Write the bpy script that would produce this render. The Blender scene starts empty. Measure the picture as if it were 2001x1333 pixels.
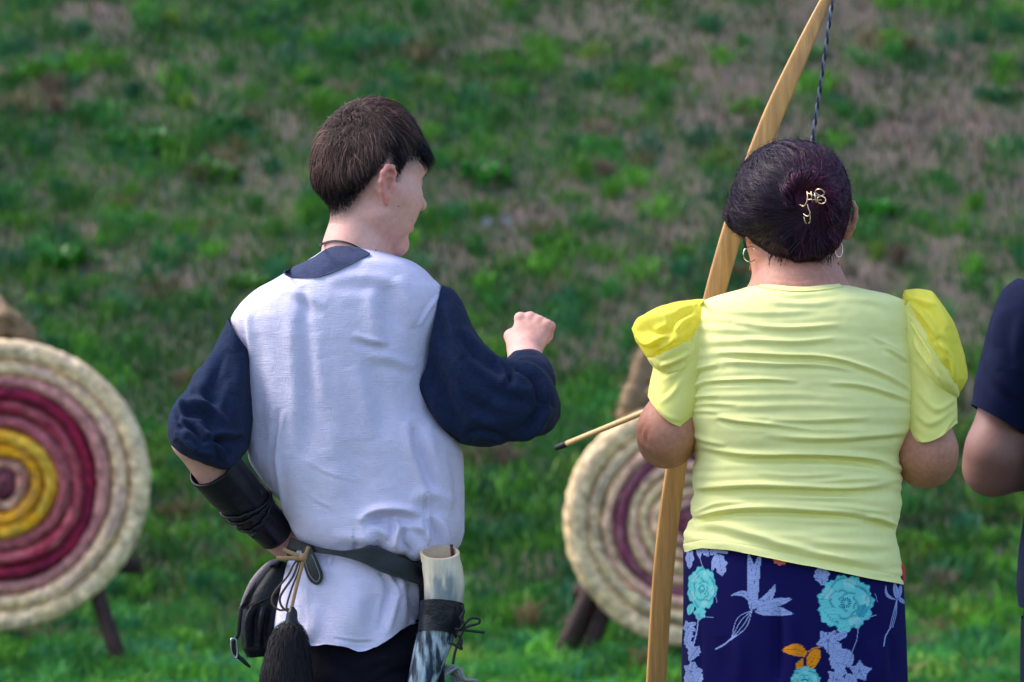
import bpy, math, random
import numpy as np
from mathutils import Vector
from mathutils.bvhtree import BVHTree

random.seed(7)
RNG = np.random.default_rng(11)
scene = bpy.context.scene
COL = scene.collection

# ------------------------------------------------------------ camera, sky, sun, exposure
LENS, SENSOR, PW, PH = 150.0, 36.0, 2001.0, 1333.0
CAMZ = 1.35
K = SENSOR / LENS / PW
cam_d = bpy.data.cameras.new("camera"); cam = bpy.data.objects.new("camera", cam_d); COL.objects.link(cam)
cam_d.lens = LENS; cam_d.sensor_width = SENSOR; cam_d.clip_start = 0.1; cam_d.clip_end = 2000
cam.location = (0, 0, CAMZ); cam.rotation_euler = (math.radians(90), 0, 0)
cam_d.dof.use_dof = True; cam_d.dof.focus_distance = 6.36; cam_d.dof.aperture_fstop = 7.5
scene.camera = cam
SUN_DIR = Vector((-0.66, 0.10, 0.80)).normalized()     # towards the sun
world = bpy.data.worlds.new("World"); scene.world = world; world.use_nodes = True
wn = world.node_tree; bgn = wn.nodes["Background"]
sky = wn.nodes.new("ShaderNodeTexSky"); sky.sky_type = 'NISHITA'; sky.sun_disc = False
sky.sun_elevation = math.asin(SUN_DIR.z); sky.sun_rotation = math.atan2(SUN_DIR.x, SUN_DIR.y)
sky.air_density = 1.0; sky.dust_density = 2.0; sky.ozone_density = 1.5
wn.links.new(sky.outputs[0], bgn.inputs[0]); bgn.inputs[1].default_value = 0.15
sun_d = bpy.data.lights.new("sun", 'SUN'); sun_d.energy = 1.5; sun_d.angle = math.radians(24); sun_d.color = (1.0, 0.93, 0.84)
sun = bpy.data.objects.new("sun", sun_d); COL.objects.link(sun)
sun.rotation_euler = SUN_DIR.to_track_quat('Z', 'Y').to_euler()
sun.location = (-6, 2, 9)
vs = scene.view_settings; vs.view_transform = 'Standard'; vs.look = 'None'; vs.gamma = 1; vs.use_curve_mapping = False
vs.exposure = 1.25

# ------------------------------------------------------------ helpers
def P(px, py, Y):
    return np.array([(px - 1000.5) * K * Y, Y, CAMZ - (py - 666.5) * K * Y])

def topx(v):
    """world points -> pixel columns/rows of the photograph (used to lay folds, prints and seams on cloth)"""
    return np.stack([v[:, 0] / (K * v[:, 1]) + 1000.5, (CAMZ - v[:, 2]) / (K * v[:, 1]) + 666.5], 1)

def hsh(i, j, k):
    h = (i * 374761393 + j * 668265263 + k * 2147483647 + 1274126177) & 0xffffffff
    h = ((h ^ (h >> 13)) * 1274126177) & 0xffffffff
    return ((h ^ (h >> 16)) & 0xffff) / 65535.0

def vnoise(p):
    p = np.asarray(p, dtype=np.float64)
    i = np.floor(p).astype(np.int64); f = p - i; f = f * f * (3 - 2 * f)
    x, y, z = i[..., 0], i[..., 1], i[..., 2]; fx, fy, fz = f[..., 0], f[..., 1], f[..., 2]
    r = 0
    for dx in (0, 1):
        for dy in (0, 1):
            for dz in (0, 1):
                w = (fx if dx else 1 - fx) * (fy if dy else 1 - fy) * (fz if dz else 1 - fz)
                r = r + w * hsh(x + dx, y + dy, z + dz)
    return r * 2 - 1

def fbm(p, o=4):
    r = 0; a = 1; s = 0
    for k in range(o):
        r = r + a * vnoise(np.asarray(p) * 2 ** k + 17.3 * k); s += a; a *= .5
    return r / s

BASE = {}
def tag(o, label=None, cat=None, group=None, kind=None):
    if label: o["label"] = label
    if cat: o["category"] = cat
    if group: o["group"] = group
    if kind: o["kind"] = kind
    return o

def thing(name, loc, label, cat, group=None):
    o = bpy.data.objects.new(name, None); COL.objects.link(o); o.location = loc
    o.empty_display_size = .1; BASE[o.name] = np.array(loc, dtype=float)
    return tag(o, label, cat, group)

def mk(name, verts, quads=None, tris=None, mat=None, parent=None, smooth=True, colors=None, label=None):
    v = np.asarray(verts, dtype=np.float64)
    base = BASE[parent.name] if parent is not None else np.zeros(3)
    v = v - base
    q = np.zeros((0, 4), int) if quads is None else np.asarray(quads, int).reshape(-1, 4)
    t = np.zeros((0, 3), int) if tris is None else np.asarray(tris, int).reshape(-1, 3)
    me = bpy.data.meshes.new(name)
    me.vertices.add(len(v)); me.vertices.foreach_set("co", v.astype(np.float32).ravel())
    nl = q.size + t.size; me.loops.add(nl)
    me.loops.foreach_set("vertex_index", np.concatenate([q.ravel(), t.ravel()]).astype(np.int32))
    npoly = len(q) + len(t); me.polygons.add(npoly)
    starts = np.concatenate([np.arange(len(q)) * 4, q.size + np.arange(len(t)) * 3]).astype(np.int32)
    me.polygons.foreach_set("loop_start", starts)
    me.polygons.foreach_set("use_smooth", np.full(npoly, smooth))
    me.update(calc_edges=True); me.validate()
    if colors is not None:
        ca = me.color_attributes.new("Col", 'FLOAT_COLOR', 'POINT')
        c = np.ones((len(v), 4), np.float32); c[:, :3] = colors
        ca.data.foreach_set("color", c.ravel())
    if mat is not None: me.materials.append(mat)
    o = bpy.data.objects.new(name, me); COL.objects.link(o)
    if parent is not None: o.parent = parent
    BASE[o.name] = base
    if label: o["label"] = label
    return o

class Acc:
    """collects several shapes into ONE mesh"""
    def __init__(s): s.v = []; s.q = []; s.t = []; s.c = []; s.n = 0
    def add(s, v, q=None, t=None, c=None):
        v = np.asarray(v, float)
        if q is not None and len(q): s.q.append(np.asarray(q) + s.n)
        if t is not None and len(t): s.t.append(np.asarray(t) + s.n)
        s.v.append(v); s.n += len(v)
        if c is not None:
            c = np.asarray(c, float); s.c.append(np.broadcast_to(c, (len(v), 3)).copy())
        return s
    def build(s, name, mat, parent=None, **kw):
        return mk(name, np.concatenate(s.v), np.concatenate(s.q) if s.q else None, np.concatenate(s.t) if s.t else None,
                  mat, parent, colors=np.concatenate(s.c) if s.c else None, **kw)

def spline(pts, n):
    """Catmull-Rom through rows of pts, n samples"""
    p = np.asarray(pts, float); m = len(p)
    if m == 2: return p[0] + (p[1] - p[0]) * np.linspace(0, 1, n)[:, None]
    t = np.linspace(0, m - 1, n); i = np.clip(np.floor(t).astype(int), 0, m - 2); f = (t - i)[:, None]
    e = np.vstack([2 * p[0] - p[1], p, 2 * p[-1] - p[-2]])
    a, b, c, d = e[i], e[i + 1], e[i + 2], e[i + 3]
    return .5 * (2 * b + (c - a) * f + (2 * a - 5 * b + 4 * c - d) * f ** 2 + (3 * b - a - 3 * c + d) * f ** 3)

def pchip(x, y, xs):
    """monotone cubic, rows of y at x, sampled at xs"""
    x = np.asarray(x, float); y = np.asarray(y, float)
    if y.ndim == 1: y = y[:, None]
    h = np.diff(x)[:, None]; d = np.diff(y, axis=0) / h
    m = np.zeros_like(y); m[0] = d[0]; m[-1] = d[-1]
    with np.errstate(divide='ignore', invalid='ignore'):
        w1 = 2 * h[1:] + h[:-1]; w2 = h[1:] + 2 * h[:-1]
        hm = (w1 + w2) / (w1 / d[:-1] + w2 / d[1:])
    ok = (d[:-1] * d[1:]) > 0
    m[1:-1] = np.where(ok, np.nan_to_num(hm), 0)
    i = np.clip(np.searchsorted(x, xs, side='right') - 1, 0, len(x) - 2)
    hh = h[i]; f = ((xs - x[i]) / hh[:, 0])[:, None]
    return (y[i] * (1 + 2 * f) * (1 - f) ** 2 + hh * m[i] * f * (1 - f) ** 2
            + y[i + 1] * f * f * (3 - 2 * f) + hh * m[i + 1] * f * f * (f - 1))

def gridq(n, m, wrap=True):
    """quads of an n x m grid, wrapping in m"""
    i, j = np.meshgrid(np.arange(n - 1), np.arange(m if wrap else m - 1), indexing='ij')
    i = i.ravel(); j = j.ravel(); k = (j + 1) % m
    return np.stack([i * m + j, i * m + k, (i + 1) * m + k, (i + 1) * m + j], 1)

def eloft(st, n, m, exp=2.3, caps=(False, False), how='pchip'):
    """loft through cross-sections given by their two outline points, depth and half depth
       st rows: ax, ay, bx, by, depth, half_depth [, tilt]"""
    st = [list(s) + [0] * (7 - len(s)) for s in st]
    s = np.array(st, float)
    c = (s[:, :2] + s[:, 2:4]) / 2; d = np.r_[0, np.cumsum(np.linalg.norm(np.diff(c, axis=0), axis=1) + 4)]
    xs = np.linspace(0, d[-1], n)
    r = pchip(d, s, xs) if how == 'pchip' else spline(s, n)
    th = np.linspace(0, 2 * np.pi, m, endpoint=False)
    cs, sn = np.cos(th), np.sin(th)
    cs = np.sign(cs) * np.abs(cs) ** (2 / exp); sn = np.sign(sn) * np.abs(sn) ** (2 / exp)
    A = np.stack([(r[:, 0] - 1000.5) * K * r[:, 4], r[:, 4], CAMZ - (r[:, 1] - 666.5) * K * r[:, 4]], 1)
    B = np.stack([(r[:, 2] - 1000.5) * K * r[:, 4], r[:, 4], CAMZ - (r[:, 3] - 666.5) * K * r[:, 4]], 1)
    C = (A + B) / 2; U = (A - B) / 2; Wv = np.stack([0 * r[:, 5], r[:, 5], r[:, 5] * r[:, 6]], 1)
    v = C[:, None] + U[:, None] * cs[None, :, None] + Wv[:, None] * sn[None, :, None]
    v = v.reshape(-1, 3); q = gridq(n, m); t = np.zeros((0, 3), int)
    for side, on in zip((0, 1), caps):
        if on:
            b = (n - 1) * m if side else 0
            v = np.vstack([v, v[b:b + m].mean(0)]); ci = len(v) - 1
            j = np.arange(m); k = (j + 1) % m
            t = np.vstack([t, np.stack([b + j, b + k, np.full(m, ci)] if side else [b + k, b + j, np.full(m, ci)], 1)])
    return v, q, t

def normals(v, q, t=None):
    n = np.zeros_like(v)
    if q is not None and len(q):
        a = np.cross(v[q[:, 2]] - v[q[:, 0]], v[q[:, 3]] - v[q[:, 1]])
        for k in range(4): np.add.at(n, q[:, k], a)
    if t is not None and len(t):
        a = np.cross(v[t[:, 1]] - v[t[:, 0]], v[t[:, 2]] - v[t[:, 0]])
        for k in range(3): np.add.at(n, t[:, k], a)
    return n / (np.linalg.norm(n, axis=1, keepdims=True) + 1e-12)

def outward(v, q, t=None):
    n = normals(v, q, t); c = v.mean(0)
    if np.mean(np.sum(n * (v - c), 1)) < 0: n = -n
    return n

def creases(v, nrm, folds, facing=True):
    """folds: list of (polyline in photo pixels, width px, height mm[, side valley]) -> displacement along the normal"""
    px = topx(v); disp = np.zeros(len(v))
    face = np.clip(-nrm[:, 1] * 2 + .3, 0, 1) if facing else 1.0
    for fo in folds:
        pl, w, h = fo[0], fo[1], fo[2]; val = fo[3] if len(fo) > 3 else .7
        pl = spline(pl, max(12, 5 * len(pl))) if len(pl) > 2 else spline(pl, 6)
        lo = pl.min(0) - 5 * w; hi = pl.max(0) + 5 * w
        sel = np.where((px[:, 0] > lo[0]) & (px[:, 0] < hi[0]) & (px[:, 1] > lo[1]) & (px[:, 1] < hi[1]))[0]
        if not len(sel): continue
        p = px[sel]; best = np.full(len(sel), 1e9); sg = np.zeros(len(sel)); tt = np.zeros(len(sel))
        ns = len(pl) - 1
        for i in range(ns):
            a, b = pl[i], pl[i + 1]; ab = b - a; L2 = ab @ ab + 1e-9
            u = np.clip(((p - a) @ ab) / L2, 0, 1); e = p - a - u[:, None] * ab
            d = np.hypot(e[:, 0], e[:, 1]); cr = ab[0] * e[:, 1] - ab[1] * e[:, 0]
            m = d < best; best[m] = d[m]; sg[m] = np.sign(cr[m]); tt[m] = (i + u[m]) / ns
        s = best * np.where(sg == 0, 1, sg); tap = np.sin(np.pi * np.clip(tt, 0.0, 1)) ** .6
        pr = np.exp(-(s / w) ** 2) - val * np.exp(-((s - 1.9 * w) / (1.1 * w)) ** 2)
        disp[sel] += h * .001 * pr * tap
    return disp * face

def tube(pts, r, m=8, n=None, caps=True, flat=None):
    p = np.asarray(pts, float)
    if n: 
        rr = np.asarray(r, float) if np.ndim(r) else np.full(len(p), float(r))
        q = spline(np.column_stack([p, rr]), n); p = q[:, :3]; r = q[:, 3]
    r = np.broadcast_to(np.asarray(r, float), (len(p),))
    tg = np.gradient(p, axis=0); tg /= np.linalg.norm(tg, axis=1, keepdims=True) + 1e-12
    up = np.array([0, 1, 0.]) if abs(tg[0] @ np.array([0, 1, 0.])) < .9 else np.array([1., 0, 0])
    N = np.zeros_like(p); u = up
    for i in range(len(p)):
        u = u - tg[i] * (u @ tg[i]); u /= np.linalg.norm(u) + 1e-12; N[i] = u
    Bn = np.cross(tg, N); th = np.linspace(0, 2 * np.pi, m, endpoint=False)
    fa = 1.0 if flat is None else flat
    v = p[:, None] + r[:, None, None] * (np.cos(th)[None, :, None] * N[:, None] * fa + np.sin(th)[None, :, None] * Bn[:, None])
    v = v.reshape(-1, 3); q = gridq(len(p), m); t = np.zeros((0, 3), int)
    if caps:
        v = np.vstack([v, p[0], p[-1]]); a = len(v) - 2; j = np.arange(m); k = (j + 1) % m; b = (len(p) - 1) * m
        t = np.vstack([np.stack([k, j, np.full(m, a)], 1), np.stack([b + j, b + k, np.full(m, a + 1)], 1)])
    return v, q, t

def pxtube(pl, Y, r, m=8, n=None, **kw):
    Y = np.broadcast_to(np.asarray(Y, float), (len(pl),))
    return tube([P(a[0], a[1], y) for a, y in zip(pl, Y)], r, m, n, **kw)

def patch(bvh, top, bot, nu, nv, off=.002, thick=.002, smooth=12, tight=0):
    """a strip of material lying on a surface between two outlines (photo pixels), with real thickness"""
    a = spline(top, nu); b = spline(bot, nu)
    out = np.zeros((nu, nv, 3)); nr = np.zeros((nu, nv, 3)); last = None
    for i in range(nu):
        for j in range(nv):
            f = j / (nv - 1); p = a[i] * (1 - f) + b[i] * f
            d = Vector(P(p[0], p[1], 1.0) - np.array([0, 0, CAMZ])).normalized()
            hit = bvh.ray_cast(Vector((0, 0, CAMZ)) + d * 5.2, d)
            if hit[0] is None:
                dd = last[0] if last else 6.3
                out[i, j] = P(p[0], p[1], dd); nr[i, j] = (0, -1, 0)
            else:
                out[i, j] = hit[0]; n = np.array(hit[1]); n = -n if n[1] > 0 else n
                nr[i, j] = n; last = (hit[0].y,)
    # relax the depth a little so the strip does not pick up every wrinkle
    if tight:
        y = out[..., 1]; out[..., 1] = np.min([np.roll(y, k, 0) if 0 else y[np.clip(np.arange(nu) + k, 0, nu - 1)] for k in range(-tight, tight + 1)], 0); out[..., 1] = out[..., 1].min(1, keepdims=True) * .7 + out[..., 1] * .3
    for _ in range(smooth):
        y = out[..., 1].copy(); y[1:-1] = (y[:-2] + 2 * y[1:-1] + y[2:]) / 4; out[..., 1] = np.minimum(y, out[..., 1] + .001)
        z = nr.copy(); z[1:-1] = (nr[:-2] + 2 * nr[1:-1] + nr[2:]) / 4; z[:, 1:-1] = (z[:, :-2] + 2 * z[:, 1:-1] + z[:, 2:]) / 4; nr = z
    nr = nr * [.35, 1, .35]
    nr /= np.linalg.norm(nr, axis=2, keepdims=True)
    f = (out + nr * (off + thick)).reshape(-1, 3); g = (out + nr * off * .2).reshape(-1, 3)
    q = gridq(nu, nv, False); n = nu * nv
    v = np.vstack([f, g]); Q = [q, q[:, ::-1] + n]
    ed = [np.arange(nv), (nu - 1) * nv + np.arange(nv), np.arange(nu) * nv, np.arange(nu) * nv + nv - 1]
    for e in ed: Q.append(np.stack([e[:-1], e[1:], e[1:] + n, e[:-1] + n], 1))
    return v, np.vstack(Q)

def bvh_of(v, q, t=None):
    f = [tuple(x) for x in np.asarray(q).tolist()] + ([tuple(x) for x in np.asarray(t).tolist()] if t is not None and len(t) else [])
    return BVHTree.FromPolygons([Vector(x) for x in np.asarray(v).tolist()], f)

def strip(yf, top, bot, nu, nv, thick=.004):
    a = spline(top, nu); b = spline(bot, nu); f = np.linspace(0, 1, nv)[None, :, None]
    p = (a[:, None] * (1 - f) + b[:, None] * f).reshape(-1, 2); y = yf(p)
    v = np.stack([(p[:, 0] - 1000.5) * K * y, y, CAMZ - (p[:, 1] - 666.5) * K * y], 1); n = nu * nv
    q = gridq(nu, nv, False); v = np.vstack([v, v + [0, thick, 0]]); Q = [q, q[:, ::-1] + n]
    for e in (np.arange(nv), (nu - 1) * nv + np.arange(nv), np.arange(nu) * nv, np.arange(nu) * nv + nv - 1): Q.append(np.stack([e[:-1], e[1:], e[1:] + n, e[:-1] + n], 1))
    return v, np.vstack(Q)

# ---- signed distance bodies: smooth unions of tapered bones and ellipsoids, meshed with surface nets
def cone(a, b, ra, rb, k=.012, sub=False): return ('c', np.array(a, float), np.array(b, float), ra, rb, k, sub)
def ell(c, r, R=None, k=.012, sub=False): return ('e', np.array(c, float), np.array(r, float), np.eye(3) if R is None else R, None, k, sub)

def pdist(pr, x, y, z):
    if pr[0] == 'c':
        a, b = pr[1], pr[2]; ab = b - a; L = ab @ ab + 1e-12
        X, Y, Z = x - a[0], y - a[1], z - a[2]
        t = np.clip((X * ab[0] + Y * ab[1] + Z * ab[2]) / L, 0, 1)
        return np.sqrt((X - t * ab[0]) ** 2 + (Y - t * ab[1]) ** 2 + (Z - t * ab[2]) ** 2) - (pr[3] + t * (pr[4] - pr[3]))
    c, r, R = pr[1], pr[2], pr[3]
    X, Y, Z = x - c[0], y - c[1], z - c[2]
    a = X * R[0, 0] + Y * R[1, 0] + Z * R[2, 0]; b = X * R[0, 1] + Y * R[1, 1] + Z * R[2, 1]; d = X * R[0, 2] + Y * R[1, 2] + Z * R[2, 2]
    k0 = np.sqrt((a / r[0]) ** 2 + (b / r[1]) ** 2 + (d / r[2]) ** 2)
    k1 = np.sqrt((a / r[0] ** 2) ** 2 + (b / r[1] ** 2) ** 2 + (d / r[2] ** 2) ** 2) + 1e-9
    return k0 * (k0 - 1) / k1

def comb(F, d, k, sub):
    if sub:
        d = -d; h = np.maximum(k - np.abs(F - d), 0) / k
        return np.maximum(F, d) + h * h * k * .25
    h = np.maximum(k - np.abs(F - d), 0) / k
    return np.minimum(F, d) - h * h * k * .25

def feval(prims, p):
    F = np.full(len(p), .5)
    for pr in prims: F = comb(F, pdist(pr, p[:, 0], p[:, 1], p[:, 2]), pr[5], pr[6])
    return F

def fgrad(prims, p, e=1e-3):
    g = np.stack([feval(prims, p + np.eye(3)[i] * e) - feval(prims, p - np.eye(3)[i] * e) for i in range(3)], 1)
    return g / (np.linalg.norm(g, axis=1, keepdims=True) + 1e-9)

def pbox(pr):
    if pr[0] == 'c':
        r = max(pr[3], pr[4]); return np.minimum(pr[1], pr[2]) - r, np.maximum(pr[1], pr[2]) + r
    r = np.abs(pr[3]) @ pr[2]; return pr[1] - r, pr[1] + r

def sdf_mesh(prims, gx, gy, gz):
    F = np.full((len(gx), len(gy), len(gz)), .05, np.float32); G = (gx, gy, gz)
    for pr in prims:
        lo, hi = pbox(pr); m = .02 + pr[5]
        s = [slice(max(0, np.searchsorted(G[i], lo[i] - m) - 1), min(len(G[i]), np.searchsorted(G[i], hi[i] + m) + 1)) for i in range(3)]
        if any(x.stop <= x.start for x in s): continue
        d = pdist(pr, gx[s[0]][:, None, None], gy[s[1]][None, :, None], gz[s[2]][None, None, :])
        F[s[0], s[1], s[2]] = comb(F[s[0], s[1], s[2]], d, pr[5], pr[6])
    nx, ny, nz = F.shape; ins = F < 0
    cells = []; pts = []; quads = []
    for ax in range(3):
        a = [slice(None)] * 3; b = [slice(None)] * 3; a[ax] = slice(0, -1); b[ax] = slice(1, None)
        cr = np.argwhere(ins[tuple(a)] != ins[tuple(b)])
        o = [i for i in range(3) if i != ax]
        ok = (cr[:, o[0]] > 0) & (cr[:, o[1]] > 0) & (cr[:, o[0]] < F.shape[o[0]] - 1) & (cr[:, o[1]] < F.shape[o[1]] - 1)
        cr = cr[ok]; c2 = cr.copy(); c2[:, ax] += 1
        f0 = F[cr[:, 0], cr[:, 1], cr[:, 2]]; f1 = F[c2[:, 0], c2[:, 1], c2[:, 2]]
        t = f0 / (f0 - f1); p0 = np.stack([G[i][cr[:, i]] for i in range(3)], 1); p1 = np.stack([G[i][c2[:, i]] for i in range(3)], 1)
        p = p0 + (p1 - p0) * t[:, None]; ids = []
        for (u, w) in ((0, 0), (1, 0), (1, 1), (0, 1)):
            c = cr.copy(); c[:, o[0]] -= u; c[:, o[1]] -= w
            idx = (c[:, 0] * ny + c[:, 1]) * nz + c[:, 2]; ids.append(idx); cells.append(idx); pts.append(p)
        q = np.stack(ids, 1); fl = (f0 < 0) ^ (ax == 1)
        q[fl] = q[fl][:, ::-1]; quads.append(q)
    cells = np.concatenate(cells); pts = np.concatenate(pts); quads = np.concatenate(quads)
    u, inv = np.unique(cells, return_inverse=True); cnt = np.bincount(inv)
    v = np.stack([np.bincount(inv, pts[:, i]) / cnt for i in range(3)], 1)
    q = np.searchsorted(u, quads)
    return v, q

def sdf_auto(prims, h):
    lo = np.min([pbox(p)[0] for p in prims if not p[6]], 0) - 3 * h; hi = np.max([pbox(p)[1] for p in prims if not p[6]], 0) + 3 * h
    return sdf_mesh(prims, *[np.arange(lo[i], hi[i] + h, h) for i in range(3)])

def axis_grid(lo, hi, coarse, fine_ranges):
    """1-D grid: coarse steps with finer steps inside given ranges [(a,b,h),...]"""
    x = [lo]
    while x[-1] < hi:
        h = coarse
        for a, b, f in fine_ranges:
            if a <= x[-1] < b: h = min(h, f)
        x.append(x[-1] + h)
    return np.array(x)

def Rz(a): c, s = math.cos(a), math.sin(a); return np.array([[c, -s, 0], [s, c, 0], [0, 0, 1.]])
def Rx(a): c, s = math.cos(a), math.sin(a); return np.array([[1, 0, 0], [0, c, -s], [0, s, c.real]])
def Ry(a): c, s = math.cos(a), math.sin(a); return np.array([[c, 0, s], [0, 1, 0], [-s, 0, c]])

def head_prims(O, R, s=1.0, ears=(1, -1), rx=.070, ry=.084, jaw=1.0, fy=1.0):
    """a head in its own frame: X right, Y forward (face), Z up, then placed with R and O"""
    L = []
    T = lambda p: O + R @ (np.array([p[0], p[1] * (fy if p[1] > 0 else 1), p[2]], float) * s)
    C = lambda a, b, ra, rb, k=.012, sub=False: L.append(cone(T(a), T(b), ra * s, rb * s, k * s, sub))
    E = lambda c, r, k=.012, sub=False, R2=None: L.append(ell(T(c), np.array(r) * s, R if R2 is None else R @ R2, k * s, sub))
    E((0, 0, .028), (rx, ry, .086))
    E((0, -.016, .010), (rx * .9, ry * .72, .060), .02)
    E((0, .040, -.016), (.056, .046, .072), .03)
    C((-.028, .066, .030), (.028, .066, .030), .020, .020, .02)          # brow
    for sx in (-1, 1):
        C((sx * .051 * jaw, .002, -.052), (sx * .018, .066, -.088), .0175, .0155, .016)   # jaw
        C((sx * .052, .02, -.02), (sx * .040, .060, -.022), .018, .018, .025)   # cheekbone
        E((sx * .0475, .040, -.05), (.014, .028, .028), .02)
    C((-.010, .072, -.088), (.010, .072, -.088), .0145, .0145, .016)     # chin
    E((0, .074, -.052), (.028, .021, .022), .014)                         # muzzle
    C((0, .083, .022), (0, .104, -.015), .0080, .0085, .010)             # nose bridge
    C((0, .097, -.012), (0, .1120, -.021), .010, .0095, .006)
    for sx in (-1, 1):
        C((sx * .011, .093, -.026), (sx * .009, .097, -.026), .0072, .0065, .006)
        C((0, .0975, -.0475), (sx * .018, .084, -.050), .0066, .0035, .004)   # upper lip
        C((0, .0955, -.0585), (sx * .016, .083, -.0565), .0074, .0035, .004)  # lower lip
        E((sx * .031, .090, .008), (.016, .013, .012), .012, True)       # eye socket
        E((sx * .030, .072, .007), (.0145, .0135, .0125), .004)          # lids over the eyeball
        E((sx * .0055, .100, -.033), (.0035, .005, .003), .003, True)
    C((-.019, .0990, -.0530), (.019, .0990, -.0530), .0024, .0022, .004, True)
    for sx in ears:                                                      # ears: rim, anti-rim, lobe, bowl
        e = lambda y, z, x=0: (sx * (rx + .0025 + x), y * .95, z * .86 - .008)
        rim = [(.006, .010, -.002), (.004, .022, .004), (-.004, .031, .009), (-.015, .030, .013), (-.022, .018, .015), (-.022, .002, .014), (-.016, -.014, .010), (-.008, -.024, .006)]
        for a, b in zip(rim[:-1], rim[1:]): C(e(a[0], a[1], a[2]), e(b[0], b[1], b[2]), .0042, .0042, .003)
        E(e(-.009, .004, .001), (.0075, .014, .023), .006, False, Ry(sx * .05) @ Rz(sx * -.45))
        C(e(-.003, -.024, .003), e(-.002, -.029, .003), .0065, .0050, .006)
        E(e(-.005, .001, .010), (.009, .0085, .0125), .003, True)
        C(e(-.014, .018, .0125), e(-.002, .021, .008), .0042, .0036, .003, True)
        C(e(-.0145, .012, .010), e(-.0125, -.010, .009), .0026, .0026, .003)
        C(e(.003, -.004, .003), e(.003, .000, .003), .0035, .0035, .004)
    return L, T

def hand_prims(w, d, n, side, curl=1.0, s=1.0, spread=.0, k=.006, thumb=.6):
    """a five-fingered hand: wrist w, direction d to the knuckles, n = back of the hand, side=+1 thumb on cross(d,n)"""
    d = np.array(d, float); d /= np.linalg.norm(d); n = np.array(n, float); n -= d * (n @ d); n /= np.linalg.norm(n)
    t = np.cross(d, n) * side; w = np.array(w, float); L = []
    pt = lambda a, b, c: w + s * (a * d + b * t + c * n)
    L.append(cone(pt(-.02, 0, 0), pt(.02, 0, 0), .021 * s, .024 * s, .012))
    for b in (.026, .009, -.009, -.025):
        L.append(cone(pt(.012, b * .6, 0), pt(.078 - abs(b - .009) * .28, b, .001), .0130 * s, .0112 * s, .008))
    for b in (.028, .0095, -.0095, -.027): L.append(ell(pt(.079 - abs(b - .009) * .28, b, .0035), (.0122 * s,) * 3, k=.003))
    L.append(ell(pt(.045, 0, -.002), (.036 * s, .036 * s, .015 * s), np.stack([d, t, n], 1), .01))
    for b, ln in ((.028, .95), (.0095, 1.05), (-.0095, 1.0), (-.027, .80)):
        p = pt(.078 - abs(b - .009) * .28, b, .001); ang = 0
        for seg, (l, r0, r1) in enumerate(((.042, .0104, .0092), (.025, .0092, .0083), (.021, .0083, .0070))):
            ang += curl * (.9, 1.45, .75)[seg]
            dd = math.cos(ang) * d - math.sin(ang) * n + spread * (b / .03) * t
            q = p + dd * l * ln * s; L.append(cone(p, q, r0 * s, r1 * s, .0035)); p = q
    a = pt(.012, .022, -.006); b_ = pt(.040, .040, -.014); c = b_ + s * .032 * (math.cos(thumb) * d - math.sin(thumb) * t * .55 - .5 * n * curl)
    e = c + s * .024 * (math.cos(thumb) * .7 * d - math.sin(thumb) * t * 1.1 - .35 * n)
    L += [cone(a, b_, .016 * s, .0128 * s, .01), cone(b_, c, .0122 * s, .0102 * s, .005), cone(c, e, .0100 * s, .0082 * s, .004)]
    return L

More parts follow.
